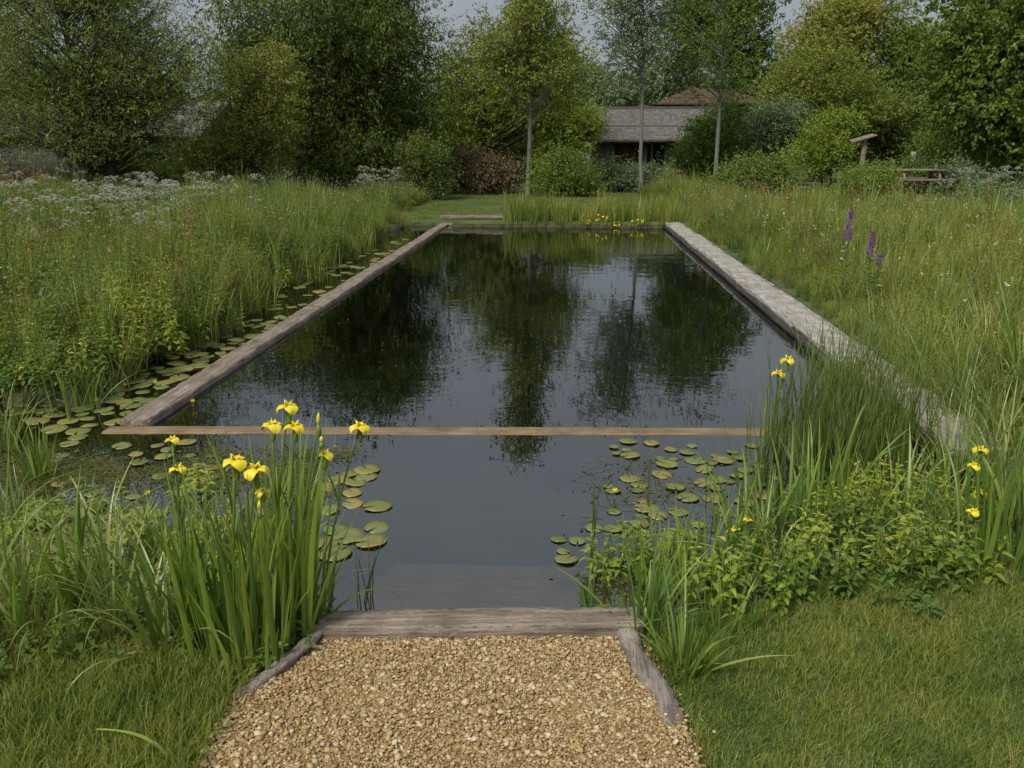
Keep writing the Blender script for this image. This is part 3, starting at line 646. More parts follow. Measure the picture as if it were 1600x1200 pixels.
tree('aspen_tree', 'tall sparse tree with bare pale trunk just right of the grey hut roof', 'tree', 1119, 30, [(1120, 60, 70, 80), (1090, 120, 50, 40), (1120, -50, 60, 70), (1150, 110, 30, 50)], 'midgreen', bark='palebark', leaves=7500, clumps=100, L=.12, W=.055, trunk_r=.085, cl_r=.36, fork=.26, trunk_top=.95)
tree('broadleaf_tree', 'big dark green tree behind the bare pale trunk', 'tree', 1160, 56, [(1160, 20, 80, 70), (1110, -40, 80, 90), (1190, 90, 55, 50), (1090, 60, 60, 60)], 'midgreen', leaves=42000, clumps=160, L=.24, W=.12, trunk_r=.25, cl_r=.8, zmin=.5)
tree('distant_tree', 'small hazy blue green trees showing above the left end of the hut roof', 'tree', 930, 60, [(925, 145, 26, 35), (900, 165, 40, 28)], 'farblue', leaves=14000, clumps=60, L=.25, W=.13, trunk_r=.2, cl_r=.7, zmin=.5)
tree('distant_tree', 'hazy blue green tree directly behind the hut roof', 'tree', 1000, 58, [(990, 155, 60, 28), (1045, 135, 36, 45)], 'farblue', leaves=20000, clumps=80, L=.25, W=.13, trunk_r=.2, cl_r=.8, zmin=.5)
tree('broadleaf_tree', 'tall yellowish green tree rising behind the rounded amber tree', 'tree', 1320, 50, [(1310, 70, 70, 60), (1290, 120, 60, 50), (1330, 25, 50, 35)], 'olive', leaves=42000, clumps=150, L=.2, W=.1, trunk_r=.25, cl_r=.8, zmin=.5)
tree('broadleaf_tree', 'thin topped tree just left of the large right hand tree', 'tree', 1420, 48, [(1415, 60, 38, 75), (1440, 130, 60, 70), (1400, 150, 50, 60)], 'midgreen', leaves=38000, clumps=140, L=.18, W=.09, trunk_r=.2, cl_r=.65, zmin=.5)
tree('rounded_tree', 'rounded amber green tree to the right of the brown tiled roof', 'tree', 1280, 38, [(1280, 140, 85, 60), (1230, 160, 45, 45), (1330, 165, 50, 45)], 'ambergreen', leaves=40000, clumps=150, L=.14, W=.08, trunk_r=.16, cl_r=.5, zmin=.4)
tree('broadleaf_tree', 'dark shaded tree behind the post with the tilted board', 'tree', 1385, 40, [(1380, 190, 70, 60), (1440, 200, 60, 50), (1330, 215, 50, 35)], 'darkleaf', leaves=36000, clumps=130, L=.15, W=.08, trunk_r=.14, cl_r=.5, zmin=.4, multi=2)
tree('chestnut_tree', 'large leafy bright green tree filling the upper right corner', 'tree', 1580, 31, [(1580, 60, 105, 120), (1530, 150, 75, 80), (1600, 190, 90, 70), (1510, 60, 50, 50), (1650, 80, 100, 150)], 'midgreen', leaves=62000, clumps=230, L=.22, W=.1, trunk_r=.3, cl_r=.6, droop=.2, zmin=.4)
# backdrop hedging and shrubs
for (xb, Yd, bl, mt, lb, nl) in [
    (600, 38, [(600, 230, 60, 45), (660, 215, 50, 45)], 'darkleaf', 'dark shrub in the shade behind the weeping tree', 16000),
    (700, 42, [(700, 225, 45, 50), (750, 215, 50, 50)], 'midgreen', 'mid green shrub behind the purple leaved shrub', 17000),
    (800, 40, [(790, 235, 45, 40), (850, 245, 50, 45)], 'darkleaf', 'dark shrub behind the slim hornbeam trunk', 16000),
    (885, 36, [(885, 210, 45, 35), (905, 195, 35, 22), (870, 245, 40, 25)], 'yellowgreen', 'layered yellow green maple covering the left end of the hut', 15000),
    (875, 27, [(875, 272, 36, 28), (905, 285, 30, 22)], 'midgreen', 'glossy round bush at the right of the hornbeam trunk', 14000),
    (960, 30, [(955, 285, 45, 20), (1010, 282, 35, 18)], 'bluegreen', 'low blue green bush below the hut door', 11000),
    (1105, 33, [(1110, 225, 42, 50), (1080, 260, 30, 30), (1135, 190, 22, 30)], 'midgreen', 'dense green bush in front of the right end of the hut', 20000),
    (1205, 34, [(1205, 210, 38, 40), (1230, 190, 28, 26), (1185, 235, 30, 25)], 'bluegreen', 'blue grey pine like bush right of the hut', 17000),
    (1290, 31, [(1285, 220, 40, 30), (1265, 245, 50, 25), (1310, 195, 28, 16)], 'yellowgreen', 'bright yellow green arching bush left of the tilted board post', 17000),
    (1365, 22, [(1352, 293, 34, 18)], 'midgreen', 'leafy bush in the grass left of the picnic table', 11000),
    (1180, 24, [(1170, 278, 50, 20), (1220, 270, 30, 16)], 'midgreen', 'low green bush at the foot of the bare pale trunk', 12000),
    (1560, 24, [(1545, 330, 40, 22)], 'bluegreen', 'grey green mounded bush in the grass near the right edge of the picture', 9000),
    (1500, 27, [(1497, 283, 22, 16)], 'bluegreen', 'small grey green bush right beside the picnic table', 6000),
    (1480, 36, [(1470, 235, 60, 25), (1540, 245, 60, 22)], 'midgreen', 'low dark bushes behind the picnic table', 15000),
    (30, 24, [(20, 292, 40, 22)], 'purpleleaf', 'dark reddish bush at the left edge of the meadow', 8000),
    (1425, 29.5, [(1430, 276, 30, 15)], 'midgreen', 'low bush directly behind the picnic table', 5000),
    (330, 26, [(330, 265, 70, 25)], 'darkleaf', 'low dark bush under the pale small tree', 12000),
    (240, 27, [(230, 262, 60, 20)], 'midgreen', 'low bush behind the willow trunks', 9000)]:
    tree('shrub', lb, 'shrub', xb, Yd, bl, mt, leaves=nl, clumps=60, L=.0038 * Yd, W=.0018 * Yd, trunk_r=.04, cl_r=.011 * Yd, fork=.03, zmin=.1, multi=3, trunk_top=.7)
tree('purple_shrub', 'wide purple leaved shrub at the back of the far lawn', 'shrub', 755, 28.5, [(735, 262, 38, 24), (775, 268, 38, 22), (755, 285, 58, 18)], 'purpleleaf', leaves=19000, clumps=80, L=.11, W=.055, trunk_r=.04, cl_r=.28, fork=.03, zmin=.1, multi=4, trunk_top=.7)
# wood beyond everything
g = Geo()
for k in range(46):
    cx = -75 + k * 3.6 + rng.normal(0, 1); cy = rng.uniform(66, 80); hh_ = rng.uniform(5, 8.5)
    m_ = 2600; d_ = rv(m_) * (rng.random(m_) ** .4)[:, None] * [3.4, 2.5, hh_ / 2]
    leafset(g, d_ + [cx, cy, hh_ / 2 + 1], nrm(rv(m_) + [0, 0, -.3]), .5, .28, np.clip(rng.random(m_) * .6 + rng.random() * .4, 0, 1))
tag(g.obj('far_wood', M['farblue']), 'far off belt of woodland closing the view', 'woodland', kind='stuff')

# ------------------------------------------------------------------ buildings
M['shingle'] = None
def tiles(name, c0, c1, c2, row=.07):
    m, t, o = newmat(name)
    tcn = N(t, 'ShaderNodeTexCoord'); br = N(t, 'ShaderNodeTexBrick'); t.links.new(tcn.outputs['Object'], br.inputs['Vector'])
    br.inputs['Scale'].default_value = 1; br.inputs['Brick Width'].default_value = .13; br.inputs['Row Height'].default_value = row; br.inputs['Mortar Size'].default_value = .006
    br.inputs['Color1'].default_value = (*c0, 1); br.inputs['Color2'].default_value = (*c1, 1); br.inputs['Mortar'].default_value = (c0[0] * .5, c0[1] * .5, c0[2] * .5, 1)
    n = noise(t, 5, 6, tcn.outputs['Object'], .75); r = ramp(t, [(0, 0, 0), (1, 1, 1)], [.45, .7]); t.links.new(n, r.inputs[0])
    mx_ = N(t, 'ShaderNodeMixRGB'); t.links.new(math_(t, 'MULTIPLY', r.outputs[0], .6), mx_.inputs[0]); t.links.new(br.outputs[0], mx_.inputs[1]); mx_.inputs[2].default_value = (*c2, 1)
    p = N(t, 'ShaderNodeBsdfPrincipled'); p.inputs['Roughness'].default_value = .9; t.links.new(mx_.outputs[0], p.inputs['Base Color'])
    t.links.new(p.outputs[0], o.inputs[0]); return m
M['greytile'] = tiles('grey_tiles', (.1, .088, .08), (.19, .172, .158), (.07, .062, .04))
M['redtile'] = tiles('red_tiles', (.085, .05, .038), (.14, .085, .06), (.11, .09, .04))
M['board'] = solid('pale_boards', [(.13, .115, .095), (.24, .215, .185)], 2, (1, 1, 14), .5)
M['brick'] = tiles('wall_brick', (.25, .12, .09), (.33, .18, .13), (.25, .15, .11), .08)
M['block'] = tiles('grey_block', (.1, .09, .078), (.13, .115, .1), (.09, .085, .065), .3)
M['slate'] = tiles('dull_tiles', (.11, .1, .1), (.17, .155, .155), (.1, .1, .08))
M['brown'] = solid('brown_boards', [(.12, .055, .03), (.2, .095, .055)], 3, (14, 1, 1), .4)
M['frame'] = solid('grey_frame', [(.15, .15, .145), (.22, .22, .21)], 5, bump=0)
m, t, o_ = newmat('window_glass'); p = N(t, 'ShaderNodeBsdfPrincipled'); p.inputs['Base Color'].default_value = (.02, .025, .03, 1); p.inputs['Roughness'].default_value = .08; t.links.new(p.outputs[0], o_.inputs[0]); M['glass'] = m
def roofplane(g, Wd, depth, z0, z1, hipped=0, over=.3, rows=15):
    """front and back slope in courses: local x -W/2..W/2, y 0..depth"""
    for sgn in (0, 1):
        for k in range(rows):
            a, b_ = k / rows, (k + 1) / rows
            ya = -over + a * (depth / 2 + over); yb_ = -over + b_ * (depth / 2 + over)
            za = z0 + a * (z1 - z0) + .07; zb = z0 + b_ * (z1 - z0)
            xa = Wd / 2 - hipped * a; xb_ = Wd / 2 - hipped * b_
            if sgn: ya, yb_ = depth - ya, depth - yb_
            g.add([(-xa, ya, za), (xa, ya, za), (xb_, yb_, zb + .01), (-xb_, yb_, zb + .01), (-xa, ya, za - .09), (xa, ya, za - .09)], [(0, 1, 2, 3), (4, 5, 1, 0)])
    if hipped:
        for sx in (-1, 1):
            g.add([(sx * Wd / 2, -over, z0), (sx * Wd / 2, depth + over, z0), (sx * (Wd / 2 - hipped), depth / 2, z1), (sx * (Wd / 2 - hipped), depth / 2, z1)], [(0, 1, 2, 2)])
# grey hut
Yh = 38.0
pL, pR = A(915, 220, Yh), A(1158, 220, Yh); zr = A(1000, 168, Yh + 2.2)[2]; ze = pL[2]
Wd = pR[0] - pL[0]; root = thing('garden_hut', 'single storey hut with grey mossy tiled roof and brown door opening', 'hut', ((pL[0] + pR[0]) / 2, Yh, 0))
cx = root.location.x
g = Geo(); roofplane(g, Wd, 4.4, ze, zr); box(g, (-Wd / 2, 2.1, zr - .05), (Wd / 2, 2.3, zr + .05)); g.obj('roof', M['greytile'], root)
def lx(px_, py_=240): return A(px_, py_, Yh)[0] - cx
g = Geo()
for a_, b_ in ((lx(925), lx(961)), (lx(1041), lx(1154))): box(g, (a_, .3, -.1), (b_, .42, ze + .05))
box(g, (lx(961), .3, ze - .1), (lx(1041), .42, ze + .05))
for a_ in (lx(925) + .06, lx(1154) - .06): box(g, (a_ - .05, .43, -.1), (a_ + .05, 4.1, ze + .05))
box(g, (lx(925) + .12, 4.0, -.1), (lx(1154) - .12, 4.09, ze + .05))
g.obj('wall', M['board'], root)
g = Geo(); box(g, (lx(961), .75, -.05), (lx(1006), .8, ze - .1)); g.obj('door', M['brown'], root)
g = Geo(); box(g, (lx(1006), .26, -.05), (lx(1012), .44, ze - .1)); box(g, (lx(1018), .27, -.05), (lx(1021), .4, ze - .1)); box(g, (lx(1039), .27, -.05), (lx(1042), .4, ze - .1))
f_ = g.obj('window_frame', M['frame'], root)
g = Geo(); box(g, (lx(1021), .34, .2), (lx(1039), .36, ze - .1)); g.obj('pane', M['glass'], f_)
g = Geo(); box(g, (lx(958), -.1, .35), (lx(1010), .1, .5)); g.obj('sill_beam', M['greywood'], root)
g = Geo(); box(g, (-Wd / 2, -.36, ze - .08), (Wd / 2, -.31, ze + .06)); g.obj('gutter', M['darkwood'], root)
# brown roofed house behind
Y2 = 47.0; a0 = A(1030, 170, Y2); a1 = A(1200, 170, Y2); z1 = A(1100, 138, Y2 + 3)[2]; z0 = A(1180, 163, Y2)[2]
root = thing('brick_house', 'brick house with brown hipped tile roof rising behind the grey hut', 'house', ((a0[0] + a1[0]) / 2, Y2, 0)); W2 = a1[0] - a0[0]
g = Geo(); roofplane(g, W2 + .6, 6, z0, z1, hipped=2.4, over=.35); g.obj('roof', M['redtile'], root)
g = Geo(); box(g, (-W2 / 2 + .8, 0, -.1), (W2 / 2 - .6, 6, z0 + .05)); g.obj('wall', M['brick'], root)
g = Geo(); xa = A(1165, 180, Y2)[0] - root.location.x
box(g, (xa - .1, -.05, .5), (xa + 1.0, .02, 1.9)); g.obj('window', M['glass'], root)
# left barn
Y3 = 34.0; a0 = A(-150, 215, Y3); a1 = A(320, 215, Y3); z0 = A(100, 213, Y3)[2]; z1 = A(100, 160, Y3 + 3)[2]
root = thing('long_barn', 'long low grey block barn behind the willow trees', 'barn', ((a0[0] + a1[0]) / 2, Y3, 0)); W3 = a1[0] - a0[0]
g = Geo(); roofplane(g, W3, 6, z0, z1, rows=14); g.obj('roof', M['slate'], root)
g = Geo(); box(g, (-W3 / 2 + .2, 0, -.1), (W3 / 2 - .2, 6, z0)); g.obj('wall', M['block'], root)

# ------------------------------------------------------------------ small structures
# picnic table
Yp = 27.0; c = A(1432, 264, Yp)
root = thing('picnic_table', 'weathered wooden picnic table standing in the right hand meadow', 'picnic table', (c[0], Yp, 0), R(3)); zt = c[2]
def part(nm, mat, parent, *bs):
    g = Geo()
    for b_ in bs: box(g, *b_)
    o = g.obj(nm, mat, parent); mo = o.modifiers.new('b', 'BEVEL'); mo.width = .008; mo.segments = 1; return o
part('tabletop', M['oak'], root, *[((-.86, -.36 + k * .148, zt - .065), (.86, -.36 + k * .148 + .138, zt)) for k in range(5)])
for s in (-1, 1):
    part('bench', M['oak'], root, ((-.86, s * .72 - .14, zt - .34), (.86, s * .72 - .005, zt - .28)), ((-.86, s * .72 + .005, zt - .34), (.86, s * .72 + .14, zt - .28)))
for sx in (-.55, .55):
    part('crossbar', M['oak'], root, ((sx - .025, -.8, zt - .42), (sx + .025, .8, zt - .342)))
    part('crossbar', M['oak'], root, ((sx - .025, -.34, zt - .12), (sx + .025, .34, zt - .067)))
    for s in (-1, 1):
        g = Geo(); xo = sx + .055; v0 = np.array([[xo, s * .22, zt - .05], [xo, s * .62, -.02]])
        g.add([(xo - .028, s * .17, zt - .05), (xo + .028, s * .17, zt - .05), (xo + .028, s * .28, zt - .05), (xo - .028, s * .28, zt - .05), (xo - .028, s * .57, -.03), (xo + .028, s * .57, -.03), (xo + .028, s * .69, -.03), (xo - .028, s * .69, -.03)],
              [(0, 1, 5, 4), (1, 2, 6, 5), (2, 3, 7, 6), (3, 0, 4, 7), (0, 3, 2, 1), (4, 5, 6, 7)])
        g.obj('leg', M['oak'], root)
# post with tilted board
Yq = 26.0; c = A(1346, 262, Yq); zt = A(1346, 217, Yq)[2]
root = thing('board_post', 'wooden post carrying a small tilted board, left of the picnic table', 'post', (c[0], Yq, 0))
part('post', M['oak'], root, ((-.06, -.06, -.1), (.06, .06, zt)))
o = part('tilted_board', M['oak'], root, ((-.36, -.2, -.005), (.3, .2, .018))); o.location = (0, 0, zt + .03); o.rotation_euler = (R(8), R(-17), 0)
o = part('tilted_board', M['oak'], root, ((-.42, -.17, .02), (.24, .17, .036))); o.location = (0, 0, zt + .03); o.rotation_euler = (R(8), R(-17), 0)
c = A(1425, 237, 31); o = timber('wooden_post', (c[0], 31, -.1), (c[0], 31, c[2]), .14, .14, M['greywood'], 'short pale squared post standing behind the picnic table', 'post', wob=.003, nseg=10)
c = A(1543, 235, 30); timber('wooden_post', (c[0], 30, -.1), (c[0], 30, c[2]), .05, .05, M['darkwood'], 'thin dark stake in the meadow right of the picnic table', 'stake', wob=.003, nseg=10)

# ------------------------------------------------------------------ lily pads
def padmesh(k):
    g = Geo(); n_ = 26; a = np.linspace(.13, 2 * np.pi - .13, n_); rr = 1 + rng.normal(0, .018, n_); rr[0] *= .96; rr[-1] *= .96
    ring = np.stack([rr * np.cos(a), rr * np.sin(a), .035 * np.sin(a * 3 + k) + rng.normal(0, .012, n_) + (.05 if k == 3 else 0)], -1)
    mid = ring * [.55, .55, .2]; V = np.concatenate([[[.03, 0, .0]], mid, ring, ring - [0, 0, .035]])
    q = [[0, 1 + i, 2 + i, 2 + i] for i in range(n_ - 1)] + [[1 + i, 1 + n_ + i, 2 + n_ + i, 2 + i] for i in range(n_ - 1)] + [[1 + n_ + i, 1 + 2 * n_ + i, 2 + 2 * n_ + i, 2 + n_ + i] for i in range(n_ - 1)]
    r = np.concatenate([[.5], np.full(n_, .35 + .1 * k), np.clip(.45 + .1 * k + rng.normal(0, .15, n_), 0, 1), np.full(n_, .9)])
    g.add(V, q, r); return g.mesh('lily_pad', M['pad'], smooth=True)
PM = [padmesh(k) for k in range(5)]
placed = []
def pad(x, y, r, label, group, tilt=.02):
    for (a, b_, c_) in placed:
        if (a - x) ** 2 + (b_ - y) ** 2 < ((r + c_) * .68) ** 2: return False
    placed.append((x, y, r))
    o = bpy.data.objects.new('lily_pad', PM[rng.integers(5)]); C.objects.link(o)
    o.location = (x, y, WATER + .004 + rng.random() * .004); o.scale = (r, r * rng.uniform(.88, 1.0), r * .8); o.rotation_euler = (rng.normal(0, tilt * 2), rng.normal(0, tilt * 2), rng.uniform(0, 6.28))
    tag(o, label, 'lily pad', group); return True
def padpatch(poly_px, n, r0, r1, label, group, tries=40):
    P = np.array([G(a, b_, WATER)[:2] for a, b_ in poly_px]); lo, hi = P.min(0), P.max(0); done = 0
    for _ in range(n * tries):
        if done >= n: break
        x, y = rng.uniform(lo[0], hi[0]), rng.uniform(lo[1], hi[1]); ins = False; j = len(P) - 1
        for i in range(len(P)):
            if (P[i][1] > y) != (P[j][1] > y) and x < (P[j][0] - P[i][0]) * (y - P[i][1]) / (P[j][1] - P[i][1]) + P[i][0]: ins = not ins
            j = i
        if ins and pad(x, y, rng.uniform(r0, r1), label, group): done += 1
for (a, b_, rp_, lb) in [(874, 843, .04, 'round pad left of three small lily pads on the open dark water'), (902, 846, .04, 'browned lily pad touching the right side of its neighbour in open water'),
                         (880, 862, .03, 'smallest lily pad of the four on the open water'), (885, 874, .052, 'largest and nearest lily pad of the four on the open water'), (929, 826, .045, 'lily pad at the foot of the thin reeds, off the right hand mass')]:
    q_ = G(a, b_, WATER); pad(q_[0], q_[1], rp_, lb, None)
for (a, b_, rp_) in [(982, 690, .075), (1018, 693, .07), (985, 712, .08), (1042, 726, .085), (1088, 720, .09), (1132, 720, .085), (1155, 715, .07), (1165, 735, .07), (985, 748, .08), (1035, 742, .08), (1000, 758, .07), (1055, 762, .075), (1100, 755, .08), (1010, 795, .085), (1075, 778, .08), (1115, 780, .075), (1165, 785, .08), (960, 800, .05), (1130, 800, .08), (1060, 800, .07), (1100, 735, .07), (1195, 775, .07)]:
    q_ = G(a, b_, WATER); pad(q_[0], q_[1], rp_ * .74, 'flat green lily pad in the open mass right of centre, beyond the iris leaves', 'lily pads right of the open water')
padpatch([(60, 660), (0, 645), (60, 615), (130, 590), (260, 570), (300, 580), (200, 655), (120, 690)], 60, .045, .085, 'green lily pad in the near part of the left channel by the balk end', 'lily pads in the near left channel')
padpatch([(270, 575), (240, 545), (290, 515), (440, 495), (455, 500), (330, 575)], 50, .05, .085, 'green lily pad in the middle of the left channel', 'lily pads in the middle left channel')
padpatch([(380, 490), (440, 440), (540, 405), (640, 370), (600, 405), (480, 487)], 70, .05, .09, 'small far lily pad in the left channel beside the far balks', 'lily pads in the far left channel')
padpatch([(505, 740), (560, 725), (598, 745), (590, 850), (530, 880), (505, 850)], 16, .05, .08, 'lily pad just right of the tall flowering irises', 'lily pads beside the tall irises')
padpatch([(60, 800), (250, 790), (300, 830), (180, 870), (60, 860)], 18, .04, .08, 'yellowing lily pad among the weeds in the left shallows', 'lily pads in the left shallows')
padpatch([(70, 690), (200, 690), (350, 690), (340, 780), (100, 780)], 22, .03, .06, 'small lily pad in the open brown part of the left shallows', 'small pads in the left shallows')
padpatch([(930, 700), (1180, 690), (1230, 760), (1190, 860), (960, 860), (925, 800)], 34, .026, .05, 'small half sunken lily pad between the larger pads right of centre', 'small pads right of the open water')
# floating weed
def weeds(name, label, n, reg):
    g = Geo(); x, y = reg(n); n = len(x); az = U(0, 6.28, n)
    blades(g, np.stack([x, y, np.full(n, WATER + .003)], -1), az, U(.05, .22, n), np.full(n, 1.5) + rng.normal(0, .04, n), rng.normal(.03, .05, n), U(.002, .006, n), 3)
    P = np.stack([x, y, np.full(n, WATER + .006)], -1) + rng.normal(0, .08, (n, 3)) * [1, 1, 0]; D = nrm(np.stack([np.cos(az), np.sin(az), rng.normal(0, .1, n)], -1))
    leafset(g, P, D, U(.012, .035, n), U(.006, .015, n)); tag(g.obj(name, M['weed']), label, 'water weed', kind='stuff')
def regL(n):
    x = U(-3.9, -1.15, n); y = U(2.5, 4.4, n); k = (x < -1.3 + .15 * wav(y, 9)) & (y > bankY(x)) & (y < 4.35 - .5 * np.abs(wav(x, 2))) & (rng.random(n) < .35 + .5 * wav(x, 4) + .5 * wav(y, 5)) ; return x[k], y[k]
def regR(n):
    x = U(.15, 2.1, n); y = U(2.55, 4.3, n); k = (y > bankY(x)) & (rng.random(n) < .3 + .5 * wav(x, 5) + .4 * wav(y, 5)); return x[k], y[k]
weeds('floating_weed', 'brown green weed floating in the left shallows', 26000, regL)
weeds('floating_weed', 'olive weed floating between the right hand lily pads', 2600, regR)

# ------------------------------------------------------------------ flowers
def irisflower(g, c, size, a0, mi=0):
    c = np.asarray(c); size = size * 1.06
    for k in range(3):
        a = a0 + k * 2.094 + rng.normal(0, .15)
        for kind in (0, 1):
            aa = a + (1.047 if kind else 0); L = size * (1 if kind == 0 else .55); ns = 6; s = np.linspace(0, 1, ns)
            if kind == 0: ang = 1.0 - 3.0 * s ** 1.1; wd = size * .78 * np.sin(np.clip(s * .85 + .12, 0, 1) * np.pi) ** .8
            else: ang = 1.35 - .7 * s; wd = size * .25 * np.sin(np.clip(s * .9 + .1, 0, 1) * np.pi)
            hx = np.concatenate([[0], np.cumsum(np.cos((ang[1:] + ang[:-1]) / 2) * L / (ns - 1))]); hz = np.concatenate([[0], np.cumsum(np.sin((ang[1:] + ang[:-1]) / 2) * L / (ns - 1))])
            P = c + np.stack([math.cos(aa) * hx, math.sin(aa) * hx, hz], -1); sd = np.array([-math.sin(aa), math.cos(aa), 0])
            rowz = np.stack([P - sd * wd[:, None] / 2 - [0, 0, .06 * size], P + [0, 0, .05 * size], P + sd * wd[:, None] / 2 - [0, 0, .06 * size]], 1)
            rowz = rowz + rng.normal(0, size * .02, rowz.shape)
            b_ = np.arange(ns - 1) * 3; q = np.concatenate([np.stack([b_, b_ + 1, b_ + 4, b_ + 3], -1), np.stack([b_ + 1, b_ + 2, b_ + 5, b_ + 4], -1)])
            g.add(rowz.reshape(-1, 3), q, np.repeat(np.clip(s * .8 + rng.normal(0, .12), 0, 1), 3), mi)
def stalk(root, base, tip, size, bud=False, petal='petal', rad=.0045, sheath=True, name='flower_stalk', leafmat='iris'):
    """root-local coordinates"""
    base = np.array(base, float); tip = np.array(tip, float); s = np.linspace(0, 1, 9)[:, None]
    mid = base * .5 + tip * .5; mid[:2] = base[:2] * .75 + tip[:2] * .25
    path = (1 - s) ** 2 * base + 2 * s * (1 - s) * mid + s ** 2 * tip
    g = Geo(); tube(g, path, np.linspace(rad, rad * .7, 9), 6, r=.45)
    if sheath:
        pr = np.array([0, .25, .6, 1.0]); tube(g, tip - np.array([0, 0, size * 1.1]) + np.outer(pr, [0, 0, size * 1.05]), [rad, rad * 2.1, rad * 1.8, rad * .8], 6, r=.6)
        n_ = 2; blades(g, np.repeat(path[5:6], n_, 0), U(0, 6.28, n_), U(.1, .2, n_), U(.15, .4, n_), U(0, .3, n_), np.full(n_, .012), 4, fold=.3)
    st = g.obj(name, M[leafmat], root, smooth=False)
    g = Geo()
    if bud: tube(g, tip + np.outer([0, .3, .7, 1.0], [.1 * size, 0, size * .9]), [.002, .006, .005, .001], 6, r=.6)
    else: irisflower(g, tip, size, rng.uniform(0, 6.28))
    g.obj('bud' if bud else 'flower', M[petal], st, smooth=True)
    return st
def clump(name, label, cat, bx, by, mat, n, h0, h1, w, spread=.06, lean=.18, bend=.5, z=0., group=None, flowers=(), fz=None, az=None, segs=7, fold=.35, wb=.7, aspread=9, extra=None, pw=2.2, brt=1):
    b0 = G(bx, by, z); root = thing(name, label, cat, b0, 0, group)
    g = Geo(); a = U(0, 6.28, n); rr = spread * np.sqrt(rng.random(n)); base = np.stack([rr * np.cos(a), rr * np.sin(a), np.full(n, -.03)], -1)
    aa = a + rng.normal(0, .5, n) if az is None else az + rng.normal(0, aspread, n)
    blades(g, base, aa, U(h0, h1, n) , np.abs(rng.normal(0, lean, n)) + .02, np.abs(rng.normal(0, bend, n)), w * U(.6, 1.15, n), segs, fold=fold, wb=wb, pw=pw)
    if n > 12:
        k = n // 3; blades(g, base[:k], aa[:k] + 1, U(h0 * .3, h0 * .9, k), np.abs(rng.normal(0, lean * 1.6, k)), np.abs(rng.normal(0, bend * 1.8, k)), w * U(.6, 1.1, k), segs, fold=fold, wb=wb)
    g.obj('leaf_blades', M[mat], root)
    for (fx, fy, sz_, kind) in flowers:
        fd = b0[1] + (fz or 0) + rng.uniform(-.05, .05); tip = A(fx, fy, fd) - b0
        stalk(root, (tip[0] * .3 + rng.normal(0, .02), tip[1] * .3, -.02), tip, sz_, bud=(kind == 'bud'))
    return root
# left foreground irises
clump('yellow_iris', 'tallest yellow iris clump in flower at the left of the open water', 'iris', 435, 1000, 'iris', 46, .5, .86, .02, .13, .1, .2, flowers=[(450, 637, .05, ''), (425, 666, .048, ''), (460, 668, .046, ''), (508, 711, .04, ''), (497, 662, .04, 'bud'), (502, 690, .02, 'bud')])
clump('yellow_iris', 'iris clump whose single flower leans over the water at the right', 'iris', 482, 962, 'iris', 20, .35, .62, .017, .07, .2, .4, flowers=[(562, 668, .05, '')])
clump('yellow_iris', 'yellow iris clump with a bunch of low flowers left of the tallest clump', 'iris', 360, 1020, 'iris', 40, .42, .72, .02, .12, .13, .25, flowers=[(368, 722, .056, ''), (400, 735, .056, ''), (410, 768, .034, ''), (395, 858, .04, 'bud'), (405, 795, .03, 'bud')])
clump('yellow_iris', 'yellow iris clump farthest left with two pale flowers', 'iris', 290, 1000, 'iris', 34, .35, .66, .018, .12, .15, .3, flowers=[(269, 688, .035, ''), (278, 733, .042, '')], fz=.1)
clump('yellow_iris', 'leafy flowerless iris clump behind the sleeper left end', 'iris', 455, 925, 'iris', 24, .4, .66, .016, .1, .13, .35, z=WATER)
clump('yellow_iris', 'lush iris leaves in front of the low flowers', 'iris', 400, 1038, 'iris', 26, .28, .55, .018, .1, .13, .3)
clump('yellow_iris', 'tall bright blades rising alone in the left shallows', 'iris', 250, 900, 'iris', 9, .3, .5, .024, .04, .18, .25, z=WATER)
clump('yellow_iris', 'broad upright iris blades at the left edge of the shallows', 'iris', 130, 950, 'iris', 16, .35, .62, .024, .08, .16, .25)
clump('yellow_iris', 'tall iris blades cut by the left edge of the picture', 'iris', 12, 1020, 'iris', 14, .35, .6, .022, .08, .15, .3)
clump('sedge_tussock', 'upright bright green tussock standing in the far left shallows', 'sedge', 62, 745, 'iris', 34, .22, .4, .013, .07, .16, .3, z=WATER)
clump('sedge_tussock', 'thin grassy tussock at the left edge beside the lily pads', 'sedge', 5, 700, 'sedge', 34, .25, .5, .009, .1, .2, .6, z=WATER)
for (bx, by, lb, n_, h_) in [(185, 985, 'arching pale sedge in front of the broad iris blades', 26, .6), (60, 1010, 'arching sedge at the lower left bank', 24, .55), (265, 1030, 'drooping sedge at the left of the low iris flowers', 24, .5), (500, 955, 'arching sedge spilling over the left end of the sleeper', 20, .32), (330, 960, 'sedge tangle between the iris clumps', 26, .45), (170, 900, 'long leaved sedge growing in the left shallows', 22, .55), (30, 900, 'sedge in the shallows at the left edge of the picture', 22, .55)]:
    clump('sedge_tussock', lb, 'sedge', bx, by, 'sedge', n_, h_ * .5, h_, .013, .07, .35, 1.3, segs=10, fold=.2)
